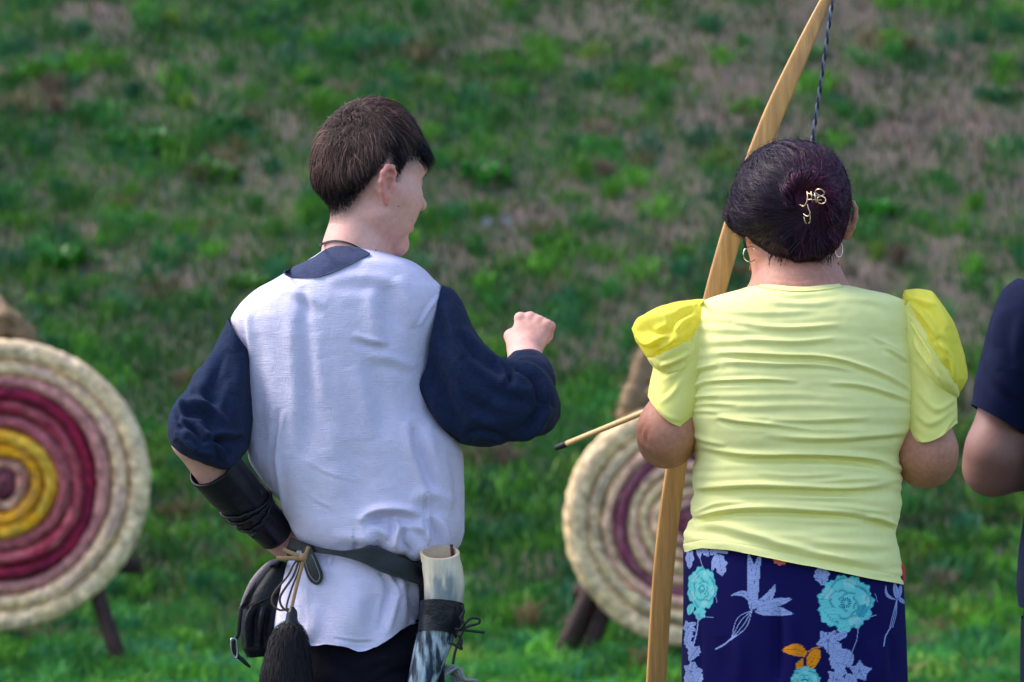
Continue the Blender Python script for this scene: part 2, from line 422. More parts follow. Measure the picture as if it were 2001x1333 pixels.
# ------------------------------------------------------------ materials
def M(name, col, rough=.8, var=.12, vscale=12., bump=0., bscale=300., metallic=0., sheen=0., sss=0., attr=False, spec=.4,
      var2=None, stretch=(1, 1, 1), trans=0., weave=0., coat=0., vr=(.4, .62)):
    m = bpy.data.materials.new(name); m.use_nodes = True; nt = m.node_tree; N = nt.nodes; Lk = nt.links
    b = N["Principled BSDF"]; b.inputs["Roughness"].default_value = rough; b.inputs["Metallic"].default_value = metallic
    b.inputs["Specular IOR Level"].default_value = .12 if weave or 'jersey' in name or 'cotton' in name or 'viscose' in name or 'shirt' in name or 'trousers' in name else spec; b.inputs["Sheen Weight"].default_value = sheen
    b.inputs["Sheen Roughness"].default_value = .5; b.inputs["Coat Weight"].default_value = coat
    if sss: 
        b.inputs["Subsurface Weight"].default_value = sss; b.inputs["Subsurface Radius"].default_value = (1, .35, .2); b.inputs["Subsurface Scale"].default_value = .008
    tc = N.new("ShaderNodeTexCoord"); mp = N.new("ShaderNodeMapping"); mp.inputs["Scale"].default_value = stretch
    Lk.new(tc.outputs["Object"], mp.inputs[0])
    nz = N.new("ShaderNodeTexNoise"); nz.inputs["Scale"].default_value = vscale; nz.inputs["Detail"].default_value = 6
    Lk.new(mp.outputs[0], nz.inputs["Vector"])
    if attr:
        src = N.new("ShaderNodeVertexColor"); src.layer_name = "Col"; base = src.outputs[0]
    else:
        rgb = N.new("ShaderNodeRGB"); rgb.outputs[0].default_value = (*col, 1); base = rgb.outputs[0]
    if var2 is not None:
        cr = N.new("ShaderNodeMapRange"); cr.inputs[1].default_value = vr[0]; cr.inputs[2].default_value = vr[1]
        Lk.new(nz.outputs[0], cr.inputs[0]); mx = N.new("ShaderNodeMix"); mx.data_type = 'RGBA'
        Lk.new(cr.outputs[0], mx.inputs[0]); Lk.new(base, mx.inputs[6]); mx.inputs[7].default_value = (*var2, 1); base = mx.outputs[2]
    mr = N.new("ShaderNodeMapRange"); mr.inputs[1].default_value = .25; mr.inputs[2].default_value = .75
    mr.inputs[3].default_value = 1 - var; mr.inputs[4].default_value = 1 + var
    nz2 = N.new("ShaderNodeTexNoise"); nz2.inputs["Scale"].default_value = vscale * 2.7; nz2.inputs["Detail"].default_value = 8
    Lk.new(mp.outputs[0], nz2.inputs["Vector"]); Lk.new(nz2.outputs[0], mr.inputs[0])
    sc = N.new("ShaderNodeVectorMath"); sc.operation = 'SCALE'; Lk.new(base, sc.inputs[0]); Lk.new(mr.outputs[0], sc.inputs["Scale"])
    Lk.new(sc.outputs[0], b.inputs["Base Color"])
    h = None
    if weave:
        w1 = N.new("ShaderNodeTexNoise"); w2 = N.new("ShaderNodeTexNoise"); mpa = N.new("ShaderNodeMapping"); mpb = N.new("ShaderNodeMapping")
        mpa.inputs["Scale"].default_value = (60, 60, 900); mpb.inputs["Scale"].default_value = (900, 900, 60)
        for w, mm in ((w1, mpa), (w2, mpb)):
            Lk.new(tc.outputs["Object"], mm.inputs[0]); Lk.new(mm.outputs[0], w.inputs["Vector"]); w.inputs["Scale"].default_value = 1; w.inputs["Detail"].default_value = 2
        ad = N.new("ShaderNodeMath"); ad.operation = 'ADD'; Lk.new(w1.outputs[0], ad.inputs[0]); Lk.new(w2.outputs[0], ad.inputs[1])
        bp = N.new("ShaderNodeBump"); bp.inputs["Strength"].default_value = weave; bp.inputs["Distance"].default_value = .001
        Lk.new(ad.outputs[0], bp.inputs["Height"]); h = bp
    if bump:
        n3 = N.new("ShaderNodeTexNoise"); n3.inputs["Scale"].default_value = bscale; n3.inputs["Detail"].default_value = 4
        Lk.new(mp.outputs[0], n3.inputs["Vector"])
        bp = N.new("ShaderNodeBump"); bp.inputs["Strength"].default_value = bump; bp.inputs["Distance"].default_value = .002
        Lk.new(n3.outputs[0], bp.inputs["Height"])
        if h: Lk.new(h.outputs[0], bp.inputs["Normal"])
        h = bp
    if h: Lk.new(h.outputs[0], b.inputs["Normal"])
    if trans:
        out = N["Material Output"]; tr = N.new("ShaderNodeBsdfTranslucent"); mx = N.new("ShaderNodeMixShader"); mx.inputs[0].default_value = trans
        Lk.new(sc.outputs[0], tr.inputs[0]); Lk.new(b.outputs[0], mx.inputs[1]); Lk.new(tr.outputs[0], mx.inputs[2]); Lk.new(mx.outputs[0], out.inputs[0])
    return m

MAT = dict(
    skin_boy=M("skin_fair", (.62, .36, .31), .52, .10, 45, .25, 700, sss=.07, attr=True, spec=.35),
    skin_woman=M("skin_tan", (.42, .2, .14), .5, .16, 50, .3, 600, sss=.05, attr=True, spec=.35),
    skin_man=M("skin_medium", (.42, .24, .2), .5, .08, 30, .1, 900, sss=.1, attr=True, spec=.35),
    linen=M("white_linen", (.68, .64, .83), .9, .035, 30, .25, 420, sheen=.1, weave=.9),
    navy_linen=M("navy_linen", (.012, .022, .058), .92, .22, 60, .4, 420, sheen=.03, weave=1.0),
    collar=M("collar_linen", (.045, .056, .115), .9, .2, 60, .3, 500, sheen=.03, weave=.7),
    jersey=M("lime_jersey", (.94, .92, .385), .85, .03, 14, .06, 900, sheen=.05, trans=.10),
    sleeve_y=M("lemon_jersey", (.95, .91, .28), .85, .03, 14, .06, 900, trans=.15), puff=M("yellow_cotton", (.96, .88, .13), .85, .04, 14, .08, 900, trans=.35),  # puff: same shirt cloth, yellow deepened to paint in light bouncing between folds
    print=M("floral_viscose", (.01, .01, .08), .8, .06, 40, .08, 700, attr=True),
    black_cloth=M("black_cloth", (.006, .006, .012), .9, .2, 30, .2, 400, weave=.4),
    leather=M("black_leather", (.004, .006, .012), .34, .3, 40, .3, 260, spec=.38), soft_leather=M("soft_black_leather", (.006, .007, .011), .6, .3, 40, .4, 200, spec=.25),
    belt=M("dark_belt_leather", (.008, .014, .018), .55, .35, 90, .5, 420, spec=.5),
    thong=M("tan_thong", (.36, .22, .10), .7, .15, 60, .2, 400),
    thong_dark=M("brown_thong", (.09, .05, .035), .7, .2, 60, .2, 400),
    flap=M("worn_flap_leather", (.16, .13, .14), .6, .2, 60, .3, 300),
    metal=M("dull_steel", (.35, .36, .40), .3, .1, 60, metallic=1.),
    silver=M("silver", (.75, .75, .78), .2, .05, 60, metallic=1.),
    gold=M("pale_gold", (.66, .50, .34), .3, .05, 60, metallic=1.),
    coral=M("coral_bead", (.5, .12, .06), .4),
    hair_boy=M("brown_hair", (.03, .02, .018), .5, .2, 60, attr=True, spec=.14),
    hair_woman=M("dark_plum_hair", (.02, .008, .018), .45, .2, 60, attr=True, spec=.2),
    hair_man=M("dark_hair", (.02, .014, .012), .5, .2, 60),
    fur=M("black_fur", (.012, .008, .012), .7, .3, 60, attr=True),
    horn=M("horn_upper", (.66, .58, .40), .38, .2, 30, .15, 120, attr=True, stretch=(1.6, 1.6, .35), spec=.45),
    horn_dark=M("horn_lower", (.018, .035, .065), .3, .45, 60, .2, 160, var2=(.42, .52, .60), stretch=(1.6, 1.6, .32), spec=.5, vr=(.45, .60)),
    horn_in=M("horn_inside", (.60, .44, .30), .5, .1, 40),
    cord_black=M("black_cord", (.01, .01, .013), .6),
    cord_grey=M("grey_cord", (.24, .26, .27), .8, .15, 80, .2, 400),
    wood_bow=M("honey_bow_wood", (.60, .31, .085), .4, .16, 9, .12, 90, var2=(.47, .23, .07), stretch=(14, 14, .8), spec=.45, coat=.15),
    wood_arrow=M("pale_arrow_wood", (.66, .44, .20), .5, .12, 30, stretch=(4, 1, 1)),
    wood_stand=M("dark_stained_wood", (.022, .010, .009), .8, .3, 20, .3, 80, var2=(.055, .026, .022), stretch=(6, 6, 1)),
    string_navy=M("navy_string", (.015, .02, .05), .6), string_grey=M("grey_string", (.16, .18, .24), .6),
    navy_tee=M("navy_tshirt", (.005, .008, .032), .9, .1, 30, .1, 600),
    denim=M("navy_trousers", (.006, .008, .026), .9, .2, 30, .2, 400),
    lens=M("dark_lens", (.01, .01, .012), .15, spec=.6), red=M("red_fabric", (.62, .03, .02), .7),
    eye=M("eye_white", (.7, .68, .66), .2), iris=M("brown_iris", (.06, .03, .02), .15),
    shoe=M("dark_shoe", (.03, .025, .022), .6, .2, 30), hemp=M("hairy_hemp_rope", (.27, .18, .105), .95, .35, 60, .6, 200),
    straw=M("straw_coil", (.5, .4, .25), .95, .3, 38, .9, 120, attr=True),
    grass=M("grass_blades", (.05, .12, .03), .6, .15, 30, attr=True, trans=.25, spec=.3),
    weed=M("weed_leaves", (.05, .16, .03), .5, .15, 30, attr=True, trans=.2, spec=.35),
    soil=M("soil_and_thatch", (.12, .09, .08), .95, .25, 9, .5, 60, attr=True),
)

# ------------------------------------------------------------ ground: a lawn that climbs into a grassy bank
def gh(y):
    ys = np.array([-40, 6.5, 8.5, 12.2, 13.6, 15.2, 17, 24, 40, 52, 70, 400.])
    zs = np.array([0, 0, .05, .27, .39, .84, 1.66, 5.0, 12.4, 15.6, 16.2, 16.5])
    return pchip(ys, zs, np.clip(y, -40, 400))[:, 0]

def gz(x, y):
    x = np.asarray(x, float); y = np.asarray(y, float)
    a = np.clip((y - 11.5) / 3, 0, 1) * 1.3
    return gh(y) + a * (.05 * fbm(np.stack([x * 1.1, y * 1.1, 0 * x], -1), 3) + .022 * fbm(np.stack([x * 6, y * 6, 0 * x], -1), 3))

def green(x, y):
    """how much grass grows there: lush low on the left, thin and bare high on the right"""
    v = np.clip((y - 13.2) / 5.5, 0, 1); u = x / (.12 * y)
    n = fbm(np.stack([x * 2.1, y * 1.6, 0 * x + 3], -1), 4) * 1.0 + .75 * fbm(np.stack([x * 7.5, y * 6, 0 * x + 9], -1), 2)
    return 1.06 - .50 * v - .30 * u * v + n * (.46 + .34 * v)

def ground_hit(px, py):
    ys = np.linspace(11, 40, 3000); x = (px - 1000.5) * K * ys; z = CAMZ - (py - 666.5) * K * ys
    i = np.argmax(z <= gz(x, ys)); return np.array([x[i], ys[i], gz(x[i:i + 1], ys[i:i + 1])[0]])

gx_ = np.r_[-300, -150, axis_grid(-60, 60, 2.5, [(-12, 12, .3), (-2.7, 2.7, .04)]), 150, 300]
gy_ = np.r_[axis_grid(-30, 70, 1.6, [(-2, 40, .35), (12, 20.5, .04), (20.5, 24, .2)]), 120, 250, 400]
X, Y = np.meshgrid(gx_, gy_, indexing='ij'); Z = gz(X.ravel(), Y.ravel())
gv = np.stack([X.ravel(), Y.ravel(), Z], 1)
gm = np.clip(green(gv[:, 0], gv[:, 1]), 0, 1)
nn = fbm(gv * [9, 9, 0] + 4, 3)[:, None] * .5 + .5; n2 = fbm(gv * [2.3, 2.3, 0] + 40, 3)[:, None] * .5 + .5
soil = np.array([.070, .046, .050]) * (1 - nn) + np.array([.125, .082, .074]) * nn
soil = soil * (1 - .35 * n2) + np.array([.12, .13, .07]) * .35 * n2
gc = soil * (1 - .62 * gm[:, None]) + np.array([.015, .055, .015]) * .62 * gm[:, None]  # ground darkened where grass grows, painting in shade between the tufts
g_o = mk("ground", gv, gridq(len(gx_), len(gy_), False)[:, ::-1], None, MAT['soil'], colors=gc); g_o["kind"] = "structure"

PAL = np.array([[.038, .158, .030], [.070, .215, .020], [.021, .118, .046], [.112, .198, .026], [.033, .132, .070], [.125, .098, .045], [.150, .104, .078]])
def blades(x, y, h, w, col, lean=.5):
    n = len(x); z = gz(x, y) - .004
    a = RNG.uniform(0, 2 * np.pi, n); b = RNG.uniform(0, 2 * np.pi, n)
    l = h * lean * RNG.uniform(.2, 1.1, n); dx, dy = np.cos(a) * l, np.sin(a) * l - .12 * h
    wx, wy = np.cos(b) * w / 2, np.sin(b) * w / 2 * .4
    p = np.stack([x, y, z], 1); o = np.zeros(n)
    W = np.stack([wx, wy, o], 1); m = p + np.stack([dx * .35, dy * .35, h * .6], 1); t = p + np.stack([dx, dy, h * (1 - .25 * lean)], 1)
    v = np.stack([p - W, p + W, m + W * .85, m - W * .85, t], 1).reshape(-1, 3)
    k = np.arange(n)[:, None] * 5
    return v, k + np.array([[0, 1, 2, 3]]), k + np.array([[3, 2, 4]]), np.repeat(col, 5, axis=0)

def scatter(n, clump=True):
    y = 12.0 + 9.2 * RNG.random(n) ** 1.15; x = RNG.uniform(-1.18, 1.18, n) * .12 * y
    return x, y
A = Acc()
x, y = scatter(200000); g = green(x, y); keep = RNG.random(len(x)) < np.clip(g * 1.1 + .05, .34, 1); x, y, g = x[keep], y[keep], g[keep]
ci = np.clip(RNG.normal(1.6 + 2.2 * fbm(np.stack([x * 1.7, y * 1.7, 0 * x + 8], 1), 2) + (1 - g) * 3.4 - .8 * np.clip((14.2 - y) / 1.5, 0, 1), 1.2), 0, 6.49).astype(int)
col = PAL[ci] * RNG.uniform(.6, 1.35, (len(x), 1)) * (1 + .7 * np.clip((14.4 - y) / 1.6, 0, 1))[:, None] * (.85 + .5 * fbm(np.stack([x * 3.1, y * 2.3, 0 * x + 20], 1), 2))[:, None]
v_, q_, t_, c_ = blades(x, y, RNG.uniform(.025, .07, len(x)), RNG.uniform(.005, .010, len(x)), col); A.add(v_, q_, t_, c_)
cx, cy = scatter(2100); gc_ = green(cx, cy); keep = RNG.random(len(cx)) < np.clip(gc_ * 1.1 - .02, .04, 1); cx, cy, gc_ = cx[keep], cy[keep], gc_[keep]
m = 60; r = RNG.uniform(.03, .11, len(cx)); xx = (cx[:, None] + RNG.normal(0, .5, (len(cx), m)) * r[:, None]).ravel(); yy = (cy[:, None] + RNG.normal(0, .5, (len(cx), m)) * r[:, None]).ravel()
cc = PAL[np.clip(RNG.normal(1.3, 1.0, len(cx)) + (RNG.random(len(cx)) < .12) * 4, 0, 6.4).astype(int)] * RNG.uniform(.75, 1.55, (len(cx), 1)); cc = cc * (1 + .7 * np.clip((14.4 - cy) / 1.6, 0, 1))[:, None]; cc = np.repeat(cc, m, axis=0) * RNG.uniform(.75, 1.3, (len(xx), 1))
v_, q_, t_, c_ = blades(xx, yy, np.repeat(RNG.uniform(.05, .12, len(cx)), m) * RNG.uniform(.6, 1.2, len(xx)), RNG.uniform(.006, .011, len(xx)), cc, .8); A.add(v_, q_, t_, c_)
x = RNG.uniform(-11, 11, 90000); y = RNG.uniform(1.5, 30, 90000); out_ = (np.abs(x) > 1.14 * .12 * y) | (y < 12) | (y > 21); x, y = x[out_], y[out_]; g = green(x, y); k_ = RNG.random(len(x)) < np.clip(g, .3, 1); x, y, g = x[k_], y[k_], g[k_]
ci = np.clip(RNG.normal(1.6 + (1 - g) * 3, 1.2), 0, 6.49).astype(int); v_, q_, t_, c_ = blades(x, y, RNG.uniform(.03, .09, len(x)), RNG.uniform(.012, .028, len(x)), PAL[ci] * RNG.uniform(.7, 1.5, (len(x), 1))); A.add(v_, q_, t_, c_)
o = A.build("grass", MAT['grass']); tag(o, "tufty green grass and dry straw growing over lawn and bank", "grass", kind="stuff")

def leafy(name, px, py, n, size, height, col, label):
    b = ground_hit(px, py); root = thing(name, tuple(b), label, "weed", "leafy weeds growing on the bank")
    A = Acc(); 
    for i in range(n):
        a = random.uniform(0, 6.283); rr = size * random.random() ** .6; p0 = b + np.array([math.cos(a) * rr * .5, math.sin(a) * rr * .4, 0])
        p0[2] = gz(np.array([p0[0]]), np.array([p0[1]]))[0]
        L = random.uniform(.55, 1.1) * height; w = L * random.uniform(.20, .36); an = a + random.uniform(-.6, .6); el = random.uniform(.4, 1.25)
        d = np.array([math.cos(an) * math.cos(el), math.sin(an) * math.cos(el), math.sin(el)]); s = np.array([-math.sin(an), math.cos(an), random.uniform(-.3, .3)])
        f = np.linspace(0, 1, 6)[:, None]; spine = p0 + d * L * f + np.array([0, 0, -1]) * L * .42 * f ** 2.2
        prof = (np.array([.12, .55, 1, .95, .6, .03]) * w / 2)[:, None]; nrm = np.cross(d, s)
        v = np.stack([spine - s * prof, spine + nrm * .12 * prof, spine + s * prof], 1).reshape(-1, 3)
        A.add(v, gridq(6, 3, False), None, np.array(col) * random.uniform(.6, 1.35))
    A.build("leaf_cluster", MAT['weed'], root)
    st = Acc()
    for i in range(5):
        e = b + np.array([random.uniform(-.3, .3) * size, random.uniform(-.2, .2) * size, height * .6]); st.add(*tube([b - [0, 0, .01], (b + e) / 2 + [0, 0, .01], e], [.004, .003, .0015], 5, 5))
    mk("stem", np.concatenate(st.v), np.concatenate(st.q), np.concatenate(st.t), MAT['weed'], root, colors=np.tile([.06, .13, .03], (st.n, 1)))
    return root
G1, G2, G3 = (.025, .18, .015), (.012, .12, .028), (.055, .20, .015)
for px_, py_, n_, s_, h_, c_, lb in [
    (275, 285, 110, .26, .12, G1, "wide bright green weed patch left of the boy's head, level with his hair"),
    (455, 250, 70, .20, .10, G2, "dark green weed patch just left of the boy's crown"),
    (70, 150, 80, .22, .12, G3, "yellowish green weed clump near the upper left corner"),
    (420, 345, 70, .18, .10, G3, "light green weed tuft left of the boy's ear"),
    (120, 520, 90, .20, .13, G1, "tall bright weed clump at the left edge above the straw target"),
    (480, 560, 50, .12, .09, G3, "small yellow green weed above the boy's left shoulder"),
    (985, 115, 60, .13, .08, G1, "small bright weed alone on bare soil at top centre"),
    (945, 350, 80, .17, .11, G1, "bright green weed clump between the boy's face and the woman's hair"),
    (1085, 480, 60, .16, .09, G3, "low light green weed below the middle of the bank"),
    (620, 165, 50, .13, .08, G2, "little dark weed directly above the boy's hair"),
    (840, 165, 40, .12, .08, G1, "little bright weed up right of the boy's hair"),
    (1710, 420, 60, .15, .11, G1, "bright green weed beside the woman's right ear"),
    (1220, 175, 40, .10, .07, (.17, .17, .05), "straw coloured tuft on bare soil left of the bow"),
    (1590, 110, 40, .10, .08, G1, "small weed behind the bow string near the top"),
    (1950, 190, 50, .15, .09, G2, "dark green weed by the right edge near the top"),
    (1120, 1120, 45, .10, .06, G2, "low weed beside the left leg of the right target")]:
    leafy("leafy_weed", px_, py_, n_, s_, h_, c_, lb)
# two pale flowers on the bank
fl_l = ["whitish wild flower above the fist, left of a pair", "whitish wild flower above the fist, right of a pair"]
for i, (a, b_) in enumerate([(952, 462), (990, 458)]):
    b = ground_hit(a, b_); r = thing("wild_flower", tuple(b), fl_l[i], "flower", "pale flowers on the bank")
    s = Acc(); s.add(*tube([b, b + [0, -.01, .06]], .003, 5)); mk("stem", s.v[0], s.q[0], s.t[0], MAT['weed'], r, colors=np.tile([.06, .15, .04], (s.n, 1)))
    s = Acc()
    for k in range(7):
        an = k * .9; d = np.array([math.cos(an), -.3, math.sin(an)]); c0 = b + [0, -.01, .06]; e = np.cross(d, [0, 1, 0]) * .007
        s.add(np.array([c0, c0 + d * .013 + e, c0 + d * .026, c0 + d * .013 - e]), [[0, 1, 2, 3]])
    mk("petals", np.concatenate(s.v), np.concatenate(s.q), None, M("petal_white", (.24, .26, .27), .6), r)

# ------------------------------------------------------------ coiled straw targets on wooden stands
def coil(cx, cz, Y, r0, r1, depth, c1, c2, seed):
    """one coil of bound straw, rolled into a ring"""
    rm = (r0 + r1) / 2; rr = (r1 - r0) / 2 * 1.02; n = max(60, int(rm * 2 * math.pi / .012)); m = 20
    a = np.linspace(0, 2 * np.pi, n, endpoint=False); b = np.linspace(0, 2 * np.pi, m, endpoint=False)
    A_, B_ = np.meshgrid(a, b, indexing='ij')
    wrap = .0035 * np.abs(np.sin((A_ * rm / .045 + B_ * .35) * np.pi)) ** .5
    loc = np.stack([A_.ravel() * rm * 30 + seed * 9, B_.ravel() * 3, 0 * A_.ravel() + seed], 1); nz = 1.5 * fbm(loc, 3).reshape(A_.shape)
    R_ = rm + (rr - .002 + wrap + .004 * nz) * np.cos(B_) + .004 * np.sin(A_ * 3 + seed) * (r0 > .01)
    yy = Y - (depth / 2 + wrap + .005 * nz) * np.sin(B_) + .006 * np.sin(A_ * 2 + seed * 2)
    v = np.stack([cx + R_ * np.cos(A_), yy, cz + R_ * np.sin(A_)], -1).reshape(-1, 3)
    k = np.clip(.5 + 1.3 * fbm(np.stack([A_.ravel() * rm * 17 + seed, B_.ravel() * 1.2, 0 * A_.ravel() + seed * 3], 1), 3), 0, 1)[:, None]
    k = np.clip((k - .5) * 1.5 + .5, 0, 1); f = (.86 + .45 * vnoise(np.stack([A_.ravel() * rm * 60, B_.ravel() * 3, 0 * A_.ravel() + seed], 1))[:, None].clip(-.5, 1) + .3 * vnoise(np.stack([A_.ravel() * rm * 120, B_.ravel() * 2, 0 * A_.ravel()], 1))[:, None])
    i, j = np.meshgrid(np.arange(n), np.arange(m), indexing='ij'); i = i.ravel(); j = j.ravel(); i2 = (i + 1) % n; j2 = (j + 1) % m
    return v, np.stack([i * m + j, i * m + j2, i2 * m + j2, i2 * m + j], 1), (np.array(c1) * k + np.array(c2) * (1 - k)) * f

S1, S2, PK, CR, MV, YL, PU = (.92, .65, .36), (.55, .37, .22), (.80, .43, .34), (.34, .012, .050), (.46, .12, .14), (.95, .42, .010), (.17, .030, .065)
def target(cx_px, cy_px, rad, Y, cols, wid, label, feet, ropes):
    c = P(cx_px, cy_px, Y); b = np.array([c[0], Y + .15, gz(np.array([c[0]]), np.array([Y]))[0]])
    root = thing("archery_target", tuple(b), label, "archery target", "coiled straw archery targets")
    n = len(cols); th = rad / n
    ed = np.r_[0, np.cumsum(wid)] / sum(wid) * rad
    for i, (a, d) in enumerate(cols):
        v, q, col = coil(c[0], c[2], Y, ed[i] if i else -ed[1] * .6, ed[i + 1], .062, a, d, i + rad * 10); mk("straw_coil", v, q, None, MAT['straw'], root, colors=col)
    # board behind the coils
    v, q, t = tube([(c[0], Y + .02, c[2]), (c[0], Y + .05, c[2])], [rad * .93, rad * .93], 48); 
    mk("backing", v, q, t, MAT['wood_stand'], root, smooth=False)
    A0 = Acc(); apex = np.array([c[0], Y + .16, c[2] + rad * .86])
    for f in feet:
        g = P(f[0], f[1], Y + f[2]); g[2] = gz(g[:1], np.array([g[1]]))[0] - .02
        top = apex + np.array([f[3], .02, 0])
        v, q, t = tube([top, (top * .5 + g * .5), g], [.023, .026, .024], 8, 8); v = v + .003 * vnoise(v * 30)[:, None]
        mk("leg", v, q, t, MAT['wood_stand'], root)
    bz = P(0, cy_px + rad / (K * Y) * .57, Y)[2]
    v, q, t = tube([(c[0] - rad * .93, Y + .10, bz), (c[0] + rad * .93, Y + .10, bz)], .024, 8); mk("crossbar", v, q, t, MAT['wood_stand'], root)
    H = Acc()
    for pl, r in ropes:
        pts = [P(a, b_, Y + .02 + d) for a, b_, d in pl]; v, q, t = tube(pts, r, 12, 40); nn_ = fbm(v * 45, 3)
        w_ = v - 0; cen = np.repeat(spline(np.array(pts), 40), 12, axis=0); cen = np.vstack([cen, w_[-2:]]); v = cen + (w_ - cen) * (1 + .45 * nn_)[:, None]
        H.add(v, q, t)
        # frayed fibres
        for k in range(260):
            i = random.randrange(len(v) - 2); d = (v[i] - cen[i]); d = d / (np.linalg.norm(d) + 1e-9); a_ = v[i]; e = a_ + d * random.uniform(.005, .03) + np.array([random.gauss(0, .008) for _ in range(3)])
            w2 = np.array([.0012, 0, .0012]); H.add(np.array([a_ - w2, a_ + w2, e]), None, [[0, 1, 2]])
    H.build("hanging_rope", MAT['hemp'], root)
    return root
target(5, 946, .445, 13.0,
       [(PU, (.34, .1, .12)), ((.62, .34, .22), (.45, .16, .14)), (YL, (.60, .28, .06)), (YL, (.85, .50, .06)), (MV, (.40, .10, .11)), ((.36, .02, .06), (.52, .12, .14)), (CR, (.20, .008, .045)), ((.66, .30, .26), (.46, .16, .17)), (S1, (.80, .50, .40)), (S1, (.90, .66, .42))],
       [1, .9, .9, 1, .95, 1, .85, .95, 1.1, 1.4],
       "coiled straw target with yellow and crimson rings at the left edge", [(250, 1290, -.05, .03), (-235, 1290, -.05, -.03), (30, 1240, .65, 0)],
       [([(-60, 700, .05), (-30, 640, .02), (20, 615, .0), (50, 650, .0), (62, 675, .02)], .020), ([(-10, 590, .10), (8, 620, .03), (12, 655, .0)], .026), ([(-70, 655, .0), (0, 640, .0), (60, 660, .0)], .017)])
target(1345, 1022, .385, 13.3,
       [(PU, (.38, .16, .18)), ((.60, .34, .28), (.45, .18, .18)), (S1, PK), (S1, S2), (PK, S1), ((.22, .04, .10), (.40, .16, .19)), (S1, PK), (S1, (.60, .44, .30)), (S1, (.88, .62, .38))],
       [1.1, .9, .9, 1, .9, .9, .9, 1.1, 1.7],
       "coiled straw target with a faded purple ring behind the bow", [(1078, 1306, -.05, -.04), (1098, 1300, .06, .0), (1135, 1345, -.01, -.01), (1590, 1300, .0, .04)],
       [([(1262, 690, .02), (1248, 740, .0), (1232, 790, .0), (1222, 815, .03)], .030), ([(1285, 660, .10), (1262, 700, .02), (1258, 745, .0)], .028), ([(1222, 812, .05), (1300, 760, .1), (1420, 770, .1)], .022)])

# ------------------------------------------------------------ hair
def ray_surface(prims, O, dirs, rmax=.2):
    """distance from O to the outer surface along each direction"""
    lo = np.zeros(len(dirs)); hi = np.full(len(dirs), rmax); r = np.linspace(.03, rmax, 60)
    best = np.full(len(dirs), .05)
    for a in r:
        ins = feval(prims, O + dirs * a) < 0; best = np.where(ins, a, best)
    for _ in range(6):
        f = feval(prims, O + dirs * best[:, None]); best -= f * .8
    return best

def strand_mesh(roots, nrm, flow, field, length, lift0, lift1, width, nseg, col, wob=.15, curl=0., clump=0.):
    """ribbons of hair that grow from the roots, follow flow(p) and keep a set distance from the field"""
    n = len(roots); p = roots.copy(); pts = [p.copy()]
    jit = RNG.normal(0, wob, (n, 3)) + clump * np.stack([vnoise(roots * 110 + 7 * k_) for k_ in range(3)], 1); ph = RNG.uniform(0, 6.28, n)
    for i in range(nseg):
        f = (i + 1) / nseg; g = fgrad(field, p, 2e-3); d = flow(p) + jit
        if curl: d = d + curl * np.stack([np.sin(ph + f * 9), np.cos(ph * 1.7 + f * 8), np.sin(ph * 2.3 + f * 10)], 1)
        d = d - g * np.sum(g * d, 1, keepdims=True); d /= np.linalg.norm(d, axis=1, keepdims=True) + 1e-9
        p = p + d * (length / nseg)[:, None]
        tgt = lift0 + (lift1 - lift0) * np.sin(min(1, f * 1.2) * np.pi / 2)
        p = p - g * (feval(field, p) - tgt)[:, None] * .8
        pts.append(p.copy())
    S = np.stack(pts, 1); T = np.gradient(S, axis=1); T /= np.linalg.norm(T, axis=2, keepdims=True) + 1e-9
    g0 = np.repeat(nrm[:, None], nseg + 1, 1); rr = RNG.normal(0, .5, (n, 1, 3)); w = np.cross(T, g0 + rr); w /= np.linalg.norm(w, axis=2, keepdims=True) + 1e-9
    prof = np.linspace(1, .25, nseg + 1)[None, :, None] * (width[:, None, None] / 2)
    v = np.stack([S - w * prof, S + w * prof], 2).reshape(-1, 3)
    k = np.arange(n)[:, None, None] * (nseg + 1) * 2 + np.arange(nseg)[None, :, None] * 2
    q = (k + np.array([0, 1, 3, 2])[None, None]).reshape(-1, 4)
    return v, q, np.repeat(col, (nseg + 1) * 2, axis=0)

def fib(n):
    i = np.arange(n) + .5; z = 1 - 2 * i / n; a = np.pi * (1 + 5 ** .5) * i; s = np.sqrt(1 - z * z)
    return np.stack([s * np.cos(a), s * np.sin(a), z], 1)

def sphere_grid(n, m):
    a = np.linspace(0.0001, np.pi - .0001, n); b = np.linspace(0, 2 * np.pi, m, endpoint=False); A, B = np.meshgrid(a, b, indexing='ij')
    return np.stack([np.sin(A) * np.cos(B), np.sin(A) * np.sin(B), np.cos(A)], -1).reshape(-1, 3), gridq(n, m)

def simple_ball(c, r, n=14, m=20):
    d, q = sphere_grid(n, m); return np.array(c) + d * np.array(r), q[:, ::-1]

